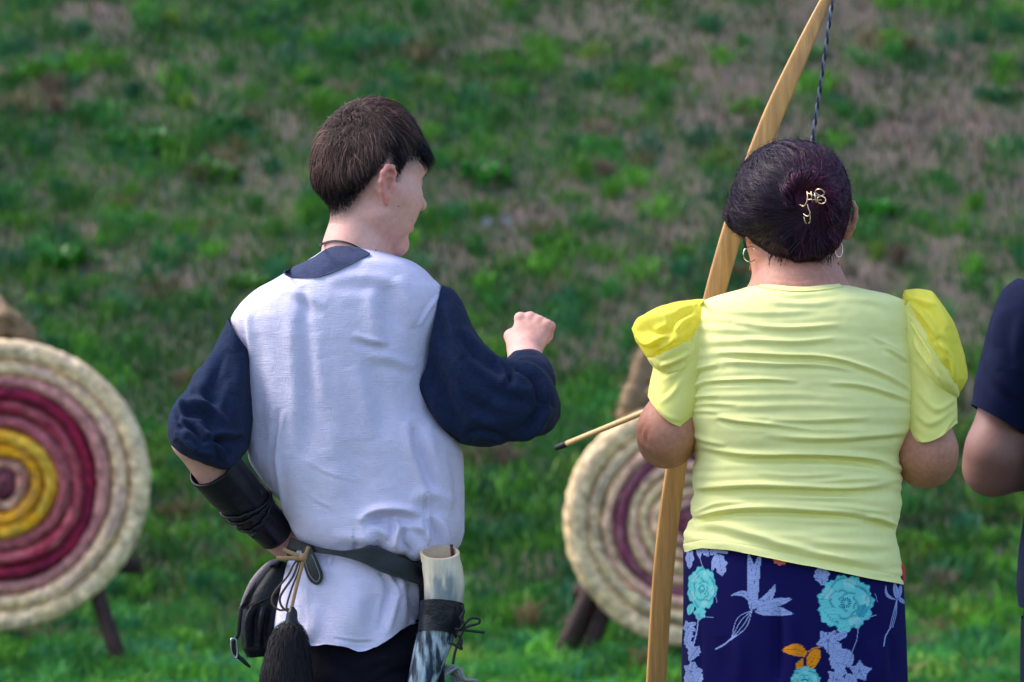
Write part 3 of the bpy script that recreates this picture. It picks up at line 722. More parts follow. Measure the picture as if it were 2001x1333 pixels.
def face_details(root, T, R, s, hcol, matname):
    for sx in (-1, 1):
        v, q = simple_ball(T((sx * .030, .0735, .007)), .0125 * s); eo = mk("eye", v, q, None, MAT['eye'], root)
        v, q = simple_ball(T((sx * .0305, .0838, .006)), .0042 * s); mk("iris", v, q, None, MAT['iris'], eo)
        A = Acc()
        for k in range(46):
            f = k / 45; a = T((sx * (.014 + .034 * f), .0868 - .018 * f * f + .002, .0245 + .006 * math.sin(f * 3) - .005 * f)); d = R @ np.array([sx * .8, -.2, .45 - .5 * f + random.uniform(-.2, .2)]) * .008 * s
            w = np.array([0, 0, .0007]); A.add(np.array([a - w, a + w, a + d]), None, [[0, 1, 2]])
        for k in range(16):
            f = k / 15; a = T((sx * (.020 + .022 * f), .0865 - .010 * f, .009)); d = R @ np.array([sx * .3 * f, 1, .35]) * .008 * s
            w = R @ np.array([.0005, 0, 0]); A.add(np.array([a - w, a + w, a + d]), None, [[0, 1, 2]])
        mk("eyebrow", np.concatenate(A.v), None, np.concatenate(A.t), MAT[matname], root, colors=np.tile(hcol, (A.n, 1)))

def legs_of(root, hips, knees, ankles, r, mat, name="trousers", z_exp=2.1):
    pass

def shoe_prims(ank, yaw, s=1.0):
    R = Rz(yaw); T = lambda x, y, z: np.array([ank[0], ank[1], 0]) + R @ (np.array([x, y, z]) * s)
    return [cone(T(0, -.03, .04), T(0, .10, .035), .04 * s, .036 * s, .02), cone(T(0, .10, .032), T(.0, .18, .028), .037 * s, .026 * s, .02), cone(T(0, -.02, .04), T(0, -.01, .12), .042 * s, .045 * s, .03)]

# ------------------------------------------------------------ the boy in the medieval tunic
D = 6.40
boy = thing("person", (P(690, 0, 0 + D)[0], D, 0), "boy with short brown hair in a white tunic with navy sleeves, one fist raised", "person")
Rb = Rz(math.radians(-60)) @ Rx(math.radians(-9)) @ Ry(math.radians(2))
Ob = P(719, 352, D + .02)
hp, Tb = head_prims(Ob, Rb, 1.0, rx=.067, ry=.0775, fy=.85)
FISTW = P(1025, 692, 6.60)
bp = list(hp) + [
    cone(P(708, 408, D + .015), P(694, 485, D + .005), .0455, .0450, .02), cone(P(722, 440, D + .05), P(708, 500, D + .03), .032, .036, .02),
    cone(P(692, 495, D + .005), P(685, 560, D), .045, .055, .02), cone(P(650, 530, D), P(560, 590, D), .016, .03, .02), cone(P(730, 530, D), P(800, 575, D), .016, .03, .02),
    cone(P(560, 640, D), P(770, 630, D), .06, .06, .04), cone(P(680, 620, D), P(690, 1000, D), .07, .075, .04), cone(P(690, 1000, D), P(690, 1180, D + .01), .075, .085, .04),
    cone(P(510, 670, D), P(378, 856, D - .10), .034, .030, .02), cone(P(378, 856, D - .10), P(440, 940, D - .06), .033, .033, .012), cone(P(440, 940, D - .06), P(552, 1056, D + .03), .033, .0235, .012),
    cone(P(830, 660, D), P(1035, 790, D), .030, .028, .02), cone(P(1035, 790, D), P(1030, 740, D + .11), .028, .030, .015), cone(P(1030, 740, D + .11), FISTW, .034, .0255, .02)]
bp += hand_prims(FISTW, (.26, .45, .85), (-.10, -.86, .46), -1, 1.15, .80, thumb=.5)
bp += hand_prims(P(556, 1060, D + .035), (.75, .5, -.45), (-.4, -.1, -.9), 1, .35, .9)
hipl, hipr = np.array([P(640, 0, D)[0], D + .01, .86]), np.array([P(745, 0, D)[0], D + .01, .86])
kl, kr = np.array([hipl[0] - .04, D + .03, .48]), np.array([hipr[0] + .03, D + .03, .48])
al, ar = np.array([hipl[0] - .06, D - .01, .08]), np.array([hipr[0] + .05, D - .01, .08])
for h_, k_, a_ in ((hipl, kl, al), (hipr, kr, ar)):
    bp += [cone(h_, k_, .078, .052, .03), cone(k_, a_, .05, .034, .03), cone(a_ - [0, 0, .02], a_ + [0, .13, -.045], .03, .022, .02)]
gx = axis_grid(-.53, .10, .004, [(-.315, -.115, .002), (-.02, .075, .002)]); gyy = axis_grid(6.14, 6.78, .005, [(6.30, 6.72, .0025)])
gzz = axis_grid(-.01, 1.74, .008, [(1.30, 1.74, .002), (1.0, 1.30, .0032)])
bv, bq = sdf_mesh(bp, gx, gyy, gzz)
loc = (bv - Ob) @ Rb      # head frame
# hairline in the head frame: height of the hair edge against the angle round the head (0 = forehead)
def hairline_boy(L):
    az = np.degrees(np.abs(np.arctan2(L[:, 0], L[:, 1] + .005)))
    return np.interp(az, [0, 38, 55, 66, 76, 82, 92, 106, 122, 140, 160, 180], [.038, .036, .030, .022, -.004, .002, .028, -.004, -.038, -.060, -.070, -.073])
skin0 = np.array([.70, .375, .315]); bc = np.tile(skin0, (len(bv), 1))
nz = fbm(bv * 38, 3)[:, None]; bc *= 1 + .16 * nz * np.array([.6, 1, 1.1])
hl = loc[:, 2] - hairline_boy(loc); rad_ = np.linalg.norm(loc[:, :2], axis=1)
st = np.clip((hl + .020) / .032, 0, 1) ** 1.3 * (rad_ < .12) * (loc[:, 2] > -.075) * (np.abs(loc[:, 0]) < .0705)
st *= np.clip(.92 + .35 * vnoise(bv * 420), 0, 1)
bc = bc * (1 - .93 * st[:, None]) + np.array([.022, .014, .018]) * .93 * st[:, None]
earm = np.clip((np.abs(loc[:, 0]) - .071) / .006, 0, 1) * (np.abs(loc[:, 2]) < .045) * (rad_ < .12); bc *= 1 - earm[:, None] * np.array([.0, .28, .28])
lip = np.exp(-((loc[:, 2] + .0535) / .007) ** 4) * (loc[:, 1] > .083) * (np.abs(loc[:, 0]) < .024) * (rad_ < .13); bc *= 1 - lip[:, None] * np.array([.1, .42, .38])
fz = np.exp(-(np.linalg.norm(bv - P(1050, 640, 6.66), axis=1) / .03) ** 2)[:, None]; bc *= 1 - fz * np.array([0, .14, .08])
for mp_, mr_ in ((P(735, 492, D), 3.2), (P(779, 404, D), 1.4)):   # moles
    pxy = topx(bv); c0 = topx(mp_[None])[0]; bc[(np.hypot(*(pxy - c0).T) < mr_) & (bv[:, 1] < D + .03)] = [.2, .07, .06]
mk("body", bv, bq, None, MAT['skin_boy'], boy, colors=bc)
face_details(boy, Tb, Rb, 1.0, (.03, .02, .018), 'hair_boy')

hd_only = hp[:14] + [p for p in bp[len(hp):len(hp) + 2]]
dirs, sq = sphere_grid(90, 160); r0 = ray_surface(hd_only, Ob + Rb @ np.array([0, 0, .02]), dirs @ Rb.T * 1.0)
c0 = Ob + Rb @ np.array([0, 0, .02]); pv = c0 + (dirs @ Rb.T) * r0[:, None]; L = (pv - Ob) @ Rb; h = L[:, 2] - hairline_boy(L)
def thick_boy(h, L):
    t = np.interp(h, [-.02, -.004, .012, .03, .05, .07, .1], [-.006, -.005, -.0022, .0002, .0040, .0082, .0100])
    return t + .0135 * np.exp(-((L[:, 1] - .078) / .026) ** 2) * np.clip((h + .002) / .014, 0, 1)
tk = thick_boy(h, L) + .0012 * fbm(L * [200, 60, 200], 2) * (h > .01)
A = Acc(); A.add(c0 + (dirs @ Rb.T) * (r0 + tk - .0025)[:, None], sq[:, ::-1], None, (.016, .011, .010))
wp0 = P(690, 214, D - .05)[None]
for _ in range(12): wp0 = wp0 - fgrad(hd_only, wp0) * feval(hd_only, wp0)[:, None] * .8
whorl = Rb.T @ (wp0[0] - Ob)
def flow_boy(p):
    L = (p - Ob) @ Rb; d = L - whorl; d = d / (np.linalg.norm(d, axis=1, keepdims=True) + .004)
    sw = np.cross(d, np.array([0, -.3, 1.])) * np.exp(-(np.linalg.norm(L - whorl, axis=1, keepdims=True) / .03) ** 2) * 1.2
    d = d + np.array([.9, 1.2, -.2]) * 1.6 * np.exp(-(np.linalg.norm(L - whorl, axis=1, keepdims=True) / .016) ** 2)
    side = np.clip(np.abs(L[:, 0:1]) / .06, 0, 1); d = d + sw + np.array([0, .1, -.75]) * side + np.array([0, .3, -.25])
    return d @ Rb.T
n = 26000; dd = fib(n) + RNG.normal(0, .008, (n, 3)); dd /= np.linalg.norm(dd, axis=1, keepdims=True)
r1 = ray_surface(hd_only, c0, dd @ Rb.T); rp = c0 + (dd @ Rb.T) * r1[:, None]; L = (rp - Ob) @ Rb; h = L[:, 2] - hairline_boy(L)
ok = (h > -.012 + .022 * RNG.random(n) ** 1.5); rp, L, h = rp[ok], L[ok], h[ok]; n = len(rp)
ln = np.interp(h, [-.01, 0, .012, .03, .055, .1], [.0025, .003, .0045, .010, .024, .048]) * RNG.uniform(.75, 1.2, n); ln += .014 * (L[:, 1] > .05) * RNG.uniform(.3, 1.3, n)
tkk = thick_boy(h, L) + RNG.uniform(-.001, .003, n) + .003 * vnoise(rp * 95) * np.clip((h - .02) / .03, 0, 1); nr = fgrad(hd_only, rp)
cb = (np.array([.011, .008, .011]) + np.array([.085, .045, .032]) * np.clip((h - .045) / .055 + .45 * (L[:, 1] > .045), 0, 1)[:, None] ** 1.3) * RNG.uniform(.3, 1.9, (n, 1)); cb *= np.clip(1 + .9 * vnoise(rp * 130), .3, 2)[:, None]; cb *= (1 - .6 * np.exp(-(np.linalg.norm(L - whorl, axis=1) / .014) ** 2))[:, None] * (1 + .35 * RNG.random((n, 1)) * (RNG.random((n, 1)) < .25)) * np.array([1, 1, 1.0])  # top strands coloured lighter as if lit; whorl darkened to offset sky sheen
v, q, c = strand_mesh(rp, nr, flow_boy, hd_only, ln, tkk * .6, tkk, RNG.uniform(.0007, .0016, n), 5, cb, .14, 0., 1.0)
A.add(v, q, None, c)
sel = RNG.choice(n, 1300, replace=False); sel = sel[h[sel] > .035]
v, q, c = strand_mesh(rp[sel], nr[sel], flow_boy, hd_only, ln[sel] * .9, tkk[sel], tkk[sel] + RNG.exponential(.0035, len(sel)), np.full(len(sel), .0006), 6, cb[sel] * 1.6, .5)
A.add(v, q, None, c)
sel = np.where(np.linalg.norm(L - whorl, axis=1) < .034)[0]; sel = RNG.choice(sel, 2600)
v, q, c = strand_mesh(rp[sel] + RNG.normal(0, .002, (len(sel), 3)), nr[sel], flow_boy, hd_only, RNG.uniform(.012, .03, len(sel)), .009, .0125, np.full(len(sel), .0013), 4, cb[sel] * .7 + .008, .8)
A.add(v, q, None, c)
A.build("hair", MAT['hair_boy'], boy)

# tunic body
ST = [(484, 644, 716, .048), (490, 632, 738, .054), (500, 616, 772, .066), (512, 596, 806, .080), (528, 565, 830, .088), (545, 535, 847, .094), (562, 503, 863, .098), (580, 481, 870, .102),
      (600, 463, 874, .104), (625, 451, 872, .106), (660, 456, 862, .108), (700, 466, 852, .108), (760, 474, 848, .107), (800, 477, 856, .106), (830, 480, 878, .105), (862, 482, 897, .105), (895, 486, 905, .104),
      (930, 505, 907, .104), (960, 527, 908, .104), (990, 545, 908, .105), (1025, 562, 907, .107), (1050, 574, 901, .105), (1068, 588, 890, .097), (1078, 600, 872, .085)]
st = [(b, a, c, a, D, hd) for a, b, c, hd in ST]
v, q, t = eloft(st, 330, 420, 2.35)
px = topx(v)
# the bloused bottom slopes with the belt, the shoulders tilt a little
sl = np.clip((px[:, 1] - 960) / 110, 0, 1); v[:, 2] -= sl * (np.interp(px[:, 0], [560, 600, 680, 740, 830, 900], [-14, -8, 4, -6, 14, 14])) * K * D
nm = outward(v, q)
drape = 5.0
FB = [([(586, 575), (596, 640), (602, 720), (603, 800), (596, 900)], 14, -4.2, .8), ([(612, 650), (622, 730), (640, 800)], 18, 2.5), ([(556, 800), (541, 889), (548, 950), (560, 1040)], 6, 4.5, 1.2),
      ([(500, 650), (508, 760), (512, 860), (530, 960)], 14, -3), ([(488, 590), (484, 640), (492, 700)], 9, 3), ([(474, 600), (478, 660), (482, 720)], 6, -3),
      ([(752, 560), (757, 610), (768, 680)], 15, -5, .8), ([(775, 540), (800, 600), (812, 640)], 14, 3.2), ([(690, 652), (722, 664), (765, 670)], 7, 2.2, 1.), ([(716, 702), (735, 745), (748, 800), (752, 860)], 17, -4.5, .7),
      ([(722, 695), (765, 700), (810, 720)], 10, 2.4), ([(810, 820), (818, 870), (838, 930), (856, 985)], 10, -4.5, 1), ([(835, 830), (850, 900), (870, 960)], 11, 3), ([(880, 880), (892, 940), (896, 1010)], 9, -2.6),
      ([(700, 1020), (730, 999), (775, 995), (825, 1004)], 9, 7, 1.2), ([(712, 1010), (745, 1022), (775, 1040)], 8, -4), ([(770, 1008), (778, 1030), (772, 1066)], 6, 5, 1.3), ([(793, 1030), (786, 1056), (800, 1085)], 7, -5), ([(806, 1022), (830, 1038), (840, 1060)], 7, 4.5),
      ([(836, 960), (838, 1010), (835, 1080)], 3, 1.6, 1), ([(852, 1005), (868, 1035), (874, 1075)], 8, 5, 1.2), ([(800, 975), (850, 965), (886, 990)], 13, 3.8), ([(648, 1046), (700, 1052), (745, 1050)], 12, 3),
      ([(598, 900), (640, 922), (700, 940)], 4, .5), ([(604, 965), (630, 982), (648, 990)], 4, .7), ([(560, 880), (600, 1000), (640, 1060)], 22, 2.5), ([(555, 560), (590, 575), (640, 600)], 10, 2.2), ([(640, 545), (720, 540), (800, 560)], 12, 1.8),
      ([(590, 560), (598, 590), (600, 630)], 9, -2.5), ([(860, 575), (838, 605), (818, 640)], 4, 1.5), ([(520, 1000), (560, 1030), (600, 1060)], 10, 2), ([(680, 860), (700, 930), (690, 1010)], 24, -2.4), ([(640, 700), (660, 800), (650, 900)], 26, 2.2)]
d = 1.45 * creases(v, nm, FB) + .0020 * fbm(v * [11, 8, 3.5], 2) + .0006 * fbm(v * 60, 2)
bl = np.clip((px[:, 1] - 1010) / 60, 0, 1); d += bl * .0035 * np.sin(px[:, 0] / 9 + 3 * vnoise(v * 20)) * (px[:, 0] > 690)
v = v + nm * d[:, None]
TV, TQ = v, q
tunic_o = mk("tunic", v, q, None, MAT['linen'], boy); BT = bvh_of(v, q)
# stitched seams, lying on the cloth
S = Acc()
for pl in ([(836, 960), (838, 1010), (836, 1066)],):
    a = spline(pl, 20); v, q = patch(BT, [(x - 1.2, y) for x, y in pl], [(x + 1.2, y) for x, y in pl], 30, 3, .0004, .0008); S.add(v, q)
S.build("side_seam", MAT['linen'], tunic_o)
# navy neck facing
v, q = patch(BT, [(557, 531), (585, 520), (612, 507), (640, 489), (665, 482), (700, 486), (723, 497)], [(557, 538), (572, 543), (610, 544), (640, 537), (668, 526), (698, 511), (721, 500)], 60, 16, .0008, .0025)
v[:, 1] += .002 * fbm(v * 60, 2); mk("collar", v, q, None, MAT['collar'], tunic_o)
BB = bvh_of(bv, bq[(bv[bq[:, 0], 2] > 1.44) & (bv[bq[:, 0], 2] < 1.56)])
nl_ = [(626, 484), (634, 476), (655, 471), (680, 475), (700, 484), (716, 494)]
v, q = patch(BB, [(x, y - 1.6) for x, y in nl_], [(x, y + 1.6) for x, y in nl_], 60, 4, .0012, .0022); mk('necklace_cord', v, q, None, MAT['cord_black'], boy)
# skirt of the tunic below the belt
ST2 = [(1066, 592, 850, .088), (1085, 578, 846, .094), (1110, 560, 840, .100), (1140, 550, 836, .105), (1180, 543, 830, .110), (1230, 536, 827, .114)]
v, q, t = eloft([(b, a, c, a, D, hd) for a, b, c, hd in ST2], 120, 300, 2.2)
px = topx(v); f = np.clip((px[:, 1] - 1066) / (1230 - 1066), 0, 1)
hem = np.interp(px[:, 0], [536, 560, 600, 607, 640, 700, 735, 762, 780, 795, 830], [1232, 1231, 1236, 1257, 1260, 1269, 1265, 1247, 1232, 1224, 1219]); top = np.interp(px[:, 0], [570, 600, 670, 740, 800, 850], [1056, 1064, 1074, 1080, 1108, 1122])
v[:, 2] = CAMZ - (top + (hem - top) * f - 666.5) * K * v[:, 1]; nm = outward(v, q)
SK = [([(752, 1112), (765, 1135), (768, 1160)], 5, 4, 1), ([(785, 1125), (772, 1170), (755, 1240)], 7, 4.5, 1.2), ([(800, 1130), (803, 1180), (806, 1225)], 8, -4), ([(772, 1120), (778, 1140), (780, 1160)], 4, -3), ([(652, 1085), (652, 1098), (650, 1108)], 4, -2.5), ([(812, 1138), (822, 1180), (826, 1215)], 6, 3),
      ([(610, 1180), (612, 1220), (600, 1250)], 14, 3), ([(700, 1130), (690, 1190), (700, 1255)], 26, 3), ([(580, 1140), (570, 1190), (565, 1230)], 10, -3), ([(735, 1160), (728, 1210), (740, 1250)], 14, -2.5), ([(650, 1242), (700, 1250), (735, 1248)], 3, 1.0, 1)]
d = 1.5 * creases(v, nm, SK) + .002 * fbm(v * [16, 10, 8], 3); d += .004 * f * np.sin(px[:, 0] / 17 + 2 * vnoise(v * 9)) ; v = v + nm * d[:, None]
mk("tunic_skirt", v, q, None, MAT['linen'], boy); BS = bvh_of(np.vstack([v, TV]), np.vstack([q, TQ + len(v)]))

# sleeves
def sleeve(st, n, m, folds, exp, noise, mat, parent, name="sleeve", amp=.003, caps=(False, True), gain=1.6):
    v, q, t = eloft(st, n, m, exp, caps); nm = outward(v, q, t)
    d = gain * creases(v, nm, folds) + amp * fbm(v * noise, 3) + .0006 * fbm(v * 80, 2)
    v = v + nm * d[:, None]; o = mk(name, v, q, t, mat, parent); return v, q, t
RS = [(864, 556, 814, 806, D, .070), (884, 566, 826, 818, D, .078), (903, 590, 846, 838, D - .005, .082), (922, 632, 876, 858, D - .01, .084), (946, 668, 912, 871, D - .012, .083), (975, 696, 952, 873, D - .012, .080),
      (1004, 703, 992, 862, D - .01, .076), (1034, 707, 1030, 856, D - .005, .070), (1062, 724, 1060, 851, D, .062), (1083, 752, 1080, 838, D + .005, .048), (1096, 785, 1095, 815, D + .01, .022)]
RF = [([(835, 700), (870, 780), (905, 850)], 14, -5), ([(850, 650), (900, 740), (950, 790)], 18, 4), ([(905, 640), (960, 700), (1010, 720)], 9, 4.5, 1), ([(930, 700), (985, 750), (1050, 770)], 12, 4), ([(1000, 712), (1040, 745), (1055, 790)], 6, -7, .8), ([(1020, 706), (1058, 740), (1070, 790)], 6, 5, 1),
      ([(1042, 712), (1068, 748), (1078, 800)], 5, -4.5), ([(1000, 850), (1040, 820), (1062, 785)], 8, -6, .8), ([(960, 862), (1010, 852), (1065, 830)], 9, 4), ([(870, 590), (880, 640), (905, 700)], 10, 3), ([(840, 760), (870, 820), (920, 860)], 10, 4), ([(905, 850), (950, 840), (1000, 860)], 7, -3.5), ([(985, 702), (1000, 730), (990, 760)], 7, -5), ([(870, 700), (930, 790), (990, 820)], 12, -3.5)]
sleeve(RS, 200, 220, RF, 2.2, [22, 14, 22], MAT['navy_linen'], boy)
v, q, t = tube([P(1036, 770, D + .03), P(1033, 745, D + .07), P(1030, 722, D + .115)], [.036, .040, .035], 40, 24, caps=False); v += normals(v, q) * (.003 * fbm(v * [60, 60, 60], 2))[:, None]
mk("cuff", v, q, None, MAT['navy_linen'], boy)
LS = [(447, 622, 500, 700, D, .070), (436, 645, 500, 760, D - .005, .078), (420, 675, 498, 810, D - .02, .082), (404, 705, 492, 850, D - .04, .082), (380, 730, 484, 878, D - .06, .080), (362, 762, 470, 895, D - .08, .078), (342, 785, 456, 912, D - .095, .074), (330, 810, 432, 916, D - .105, .068), (329, 838, 406, 911, D - .11, .056), (335, 866, 378, 900, D - .11, .032)]
LF = [([(440, 680), (420, 740), (400, 790)], 10, -4), ([(475, 690), (460, 770), (450, 840)], 14, 3.5), ([(335, 800), (370, 790), (410, 800), (440, 830)], 8, 6, 1.2), ([(345, 830), (380, 840), (400, 870)], 7, -6), ([(350, 850), (385, 880), (420, 890)], 6, 4), ([(372, 765), (400, 770), (430, 790)], 8, -4.5), ([(400, 845), (440, 850), (478, 845)], 7, 5, 1.2),
      ([(395, 820), (430, 860), (450, 895)], 7, -6), ([(360, 775), (355, 810), (370, 850)], 6, 4), ([(420, 860), (432, 880), (436, 900)], 4, 4, 1.2), ([(450, 740), (430, 800), (440, 850)], 9, 3)]
sleeve(LS, 180, 200, LF, 2.2, [24, 14, 24], MAT['navy_linen'], boy)

# black leather bracer with lacing
ax = [P(415, 908, D - .085), P(452, 952, D - .055), P(500, 1002, D - .015), P(540, 1044, D + .018)]
v, q, t = tube(ax, [.0405, .0385, .0335, .0275], 56, 60, caps=False); nm = normals(v, q); v = v + nm * (.0010 * fbm(v * [60, 60, 60], 3))[:, None] + nm * (.0012 * np.exp(-((topx(v)[:, 0] - topx(v)[:, 1] + 487) / 9) ** 2))[:, None]
bracer_o = mk("bracer", np.vstack([v, v - nm * .003]), np.vstack([q, q[:, ::-1] + len(v), ]), None, MAT['leather'], boy)
A = Acc()
for f in (.02, .985):
    c = spline(ax, 60); i = int(f * 59); rr = spline(np.array([[.0405], [.0385], [.0335], [.0275]]), 60)[i, 0]; tg = c[min(i + 1, 59)] - c[max(i - 1, 0)]; tg /= np.linalg.norm(tg); a_ = np.cross(tg, [0, 1, 0]); a_ /= np.linalg.norm(a_); b_ = np.cross(tg, a_)
    th = np.linspace(0, 2 * np.pi, 48); A.add(*tube([c[i] + (rr - .001) * (np.cos(x) * a_ + np.sin(x) * b_) for x in th], .0022, 6, caps=False))
for f, tw in ((.55, .9), (.62, -.5), (.58, .4)):
    c = spline(ax, 60); rr = spline(np.array([[.0405], [.0385], [.0335], [.0275]]), 60); th = np.linspace(0, 2 * np.pi, 60); pts = []
    for x in th:
        i = int(np.clip((f + tw * .09 * math.cos(x + .6)) * 59, 1, 58)); tg = c[i + 1] - c[i - 1]; tg /= np.linalg.norm(tg); a_ = np.cross(tg, [0, 1, 0]); a_ /= np.linalg.norm(a_); b_ = np.cross(tg, a_); pts.append(c[i] + (rr[i, 0] + .002) * (math.cos(x) * a_ + math.sin(x) * b_))
    A.add(*tube(pts, .0022, 6, caps=False))
A.add(*pxtube([(500, 938 + 18), (508, 958), (512, 966), (500, 972), (480, 984)], D - .055, .0035, 6, 20))
for a in ((391, 952), (398, 955), (424, 988), (430, 990), (457, 1014), (466, 1022), (471, 1030), (495, 1046)):
    A.add(*pxtube([(a[0] - 3, a[1] + 4), (a[0] + 6, a[1] - 6)], D - .04, [.0035, .004], 6))
A.add(*pxtube([(462, 1012), (467, 1024), (470, 1031)], D - .04, .002, 6))
A.build("bracer_lacing", MAT['cord_black'], bracer_o)

# belt
bf = lambda p: D - .109 * np.sqrt(np.clip(1 - ((p[:, 0] - 716) / 166) ** 2, .01, 1)) + .0015 * vnoise(np.stack([p[:, 0] / 30, p[:, 1] / 30, 0 * p[:, 0]], 1))
v, q = strip(bf, [(568, 1050), (590, 1058), (625, 1070), (668, 1076), (700, 1072), (729, 1066), (774, 1084), (828, 1107)], [(560, 1072), (588, 1076), (625, 1081), (668, 1088), (708, 1100), (748, 1119), (801, 1136), (828, 1146)], 120, 10)
belt_o = mk("belt", v, q, None, MAT['belt'], boy)
v, q = strip(lambda p: bf(p) - .005, [(588, 1062), (590, 1085), (594, 1108), (602, 1130), (612, 1141), (620, 1143)], [(606, 1064), (615, 1082), (625, 1105), (631, 1122), (629, 1136), (621, 1143)], 50, 8)
mk("belt_end", v, q, None, MAT['belt'], belt_o)
v, q, t = tube([P(a, b, float(bf(np.array([[a, b]]))[0]) - .0058) for a, b in spline([(595, 1085), (600, 1110), (608, 1128), (619, 1137), (625, 1126), (618, 1104), (609, 1084)], 40)], .0007, 5); mk("stitching", v, q, t, MAT['cord_grey'], belt_o)
# back half of the belt round the front of the body
th = np.linspace(0, np.pi, 40); c = P(705, 1095, D); R1 = Acc(); pts = [c + np.array([math.cos(x) * .098, math.sin(x) * .100, -.012 * math.cos(x)]) for x in th]
R1.add(*tube(pts, .014, 10, flat=1.0)); R1.build("belt_front", MAT['belt'], boy)
# trousers and shoes
def trousers(root, st, hl_, hr_, kl_, kr_, al_, ar_, mat, r=(.095, .075, .055), n=90, folds=()):
    v, q, t = eloft(st, n, 160, 2.2); nm = outward(v, q); v = v + nm * (creases(v, nm, folds) + .003 * fbm(v * [14, 14, 9], 3))[:, None]; A = Acc(); A.add(v, q, t)
    for h_, k_, a_ in ((hl_, kl_, al_), (hr_, kr_, ar_)):
        v, q, t = tube([h_ + [0, 0, .03], (h_ + k_) / 2, k_, (k_ + a_) / 2, a_], [r[0], (r[0] + r[1]) / 2, r[1], (r[1] + r[2]) / 2, r[2]], 48, 70, caps=False); v = v + normals(v, q) * (.005 * fbm(v * [12, 12, 9], 3))[:, None]; A.add(v, q, t)
    return A
A = trousers(boy, [(590, 1150, 820, 1150, D, .075), (580, 1210, 826, 1210, D, .085), (560, 1260, 842, 1260, D, .098), (552, 1330, 850, 1330, D, .106), (556, 1370, 846, 1370, D, .104)], hipl, hipr, kl, kr, al, ar, MAT['black_cloth'], folds=[([(700, 1300), (760, 1285), (815, 1290)], 12, 5), ([(650, 1290), (690, 1320), (700, 1340)], 12, -4), ([(720, 1330), (760, 1305), (800, 1300)], 8, 4)])
A.build("trousers", MAT['black_cloth'], boy)
for a_ in (al, ar):
    v, q = sdf_auto(shoe_prims(a_, 0), .006); mk("shoe", v, q, None, MAT['shoe'], boy)

# black pouch on the belt
pouch = thing("belt_pouch", tuple(P(510, 1290, D)), "black gathered leather pouch with a buckled strap, hanging at the boy's left hip", "pouch")
st = [(545, 1098, 558, 1098, D + .0, .016), (528, 1112, 562, 1112, D, .026), (505, 1140, 560, 1140, D, .034), (484, 1172, 556, 1172, D, .040), (473, 1200, 548, 1200, D, .044), (469, 1235, 543, 1235, D, .045), (474, 1265, 538, 1265, D, .042), (483, 1284, 525, 1280, D, .030)]
v, q, t = eloft([(a, b, c_, d_, e_, h_ * .8) for a, b, c_, d_, e_, h_ in st], 110, 120, 3.0, (True, True)); nm = outward(v, q, t)
PF = [([(508, 1180), (498, 1215), (500, 1262)], 6, -7, 1), ([(530, 1180), (518, 1220), (516, 1265)], 6, -6, 1), ([(490, 1190), (482, 1225), (486, 1265)], 5, 4), ([(545, 1160), (535, 1200), (530, 1250)], 6, 4), ([(512, 1190), (508, 1230), (508, 1270)], 4, 4)]
v = v + nm * (creases(v, nm, PF) + .0014 * fbm(v * 60, 3))[:, None]; mk("pouch_body", v, q, t, MAT['soft_leather'], pouch)
Bp = bvh_of(v, q, t)
v, q = patch(Bp, [(543, 1096), (520, 1112), (497, 1142), (478, 1172), (471, 1186)], [(562, 1100), (560, 1125), (555, 1150), (530, 1166), (474, 1192)], 30, 10, .002, .003); mk("flap", v, q, None, MAT['soft_leather'], pouch)
v, q, t = pxtube([(544, 1096), (524, 1108), (500, 1136), (483, 1165), (472, 1186)], D - .012, [.005, .007, .008, .006, .003], 10, 30); mk("flap_edge", v, q, t, MAT['flap'], pouch)
v, q, t = pxtube([(472, 1186), (468, 1215), (465, 1240), (456, 1256), (460, 1276), (476, 1292), (489, 1304)], D - .03, [.003, .003, .0032, .003, .003, .0032, .0018], 8, 40, flat=.4); strap_o = mk("strap", v, q, t, MAT['leather'], pouch)
v, q, t = pxtube([(452, 1248), (452, 1268), (456, 1284), (463, 1284), (464, 1266), (461, 1250), (452, 1248)], D - .036, .0016, 8, 40); mk("buckle", v, q, t, MAT['metal'], strap_o)

# fur tassel on leather thongs
tas = thing("fur_tassel", tuple(P(560, 1400, D)), "black fur tassel hanging on tan leather thongs from the boy's belt", "tassel")
YT = D - .125
v, q, t = pxtube([(571, 1186), (571, 1196), (570, 1210), (570, 1224)], YT, [.003, .0075, .009, .0125], 20, 24); mk("leather_cap", v, q, t, MAT['leather'], tas)
fp = [ell(P(568, 1248, YT), (.016, .016, .024), k=.03), ell(P(562, 1300, YT), (.030, .024, .05), k=.03), ell(P(557, 1360, YT), (.034, .026, .05), k=.03)]
v, q = sdf_auto(fp, .004); A = Acc(); A.add(v, q, None, (.008, .006, .009))
sel = RNG.choice(len(v), 5200); nrm = fgrad(fp, v[sel]); cF = np.array([.008, .005, .010]) * RNG.uniform(.3, 1.7, (len(sel), 1))
a, b, c = strand_mesh(v[sel], nrm, lambda p: np.tile([0.05, 0, -1.], (len(p), 1)), fp, RNG.uniform(.012, .030, len(sel)), .0005, .0035, np.full(len(sel), .0009), 4, cF, .22); A.add(a, b, None, c)
A.build("fur", MAT['fur'], tas)
T1 = [([(553, 1074), (570, 1081), (589, 1088)], .0032, 'thong'), ([(540, 1091), (566, 1091), (592, 1092)], .0034, 'thong'), ([(603, 1068), (594, 1092), (588, 1114), (578, 1152), (570, 1188)], .0026, 'thong'), ([(597, 1070), (590, 1090), (576, 1100), (562, 1126), (536, 1158), (532, 1179), (546, 1192), (564, 1190)], .0016, 'thong_dark'),
      ([(595, 1086), (584, 1097), (573, 1126), (549, 1163), (549, 1182), (560, 1193), (568, 1190)], .0018, 'thong_dark'), ([(590, 1092), (582, 1120), (570, 1150), (560, 1185), (566, 1192)], .0015, 'thong_dark')]
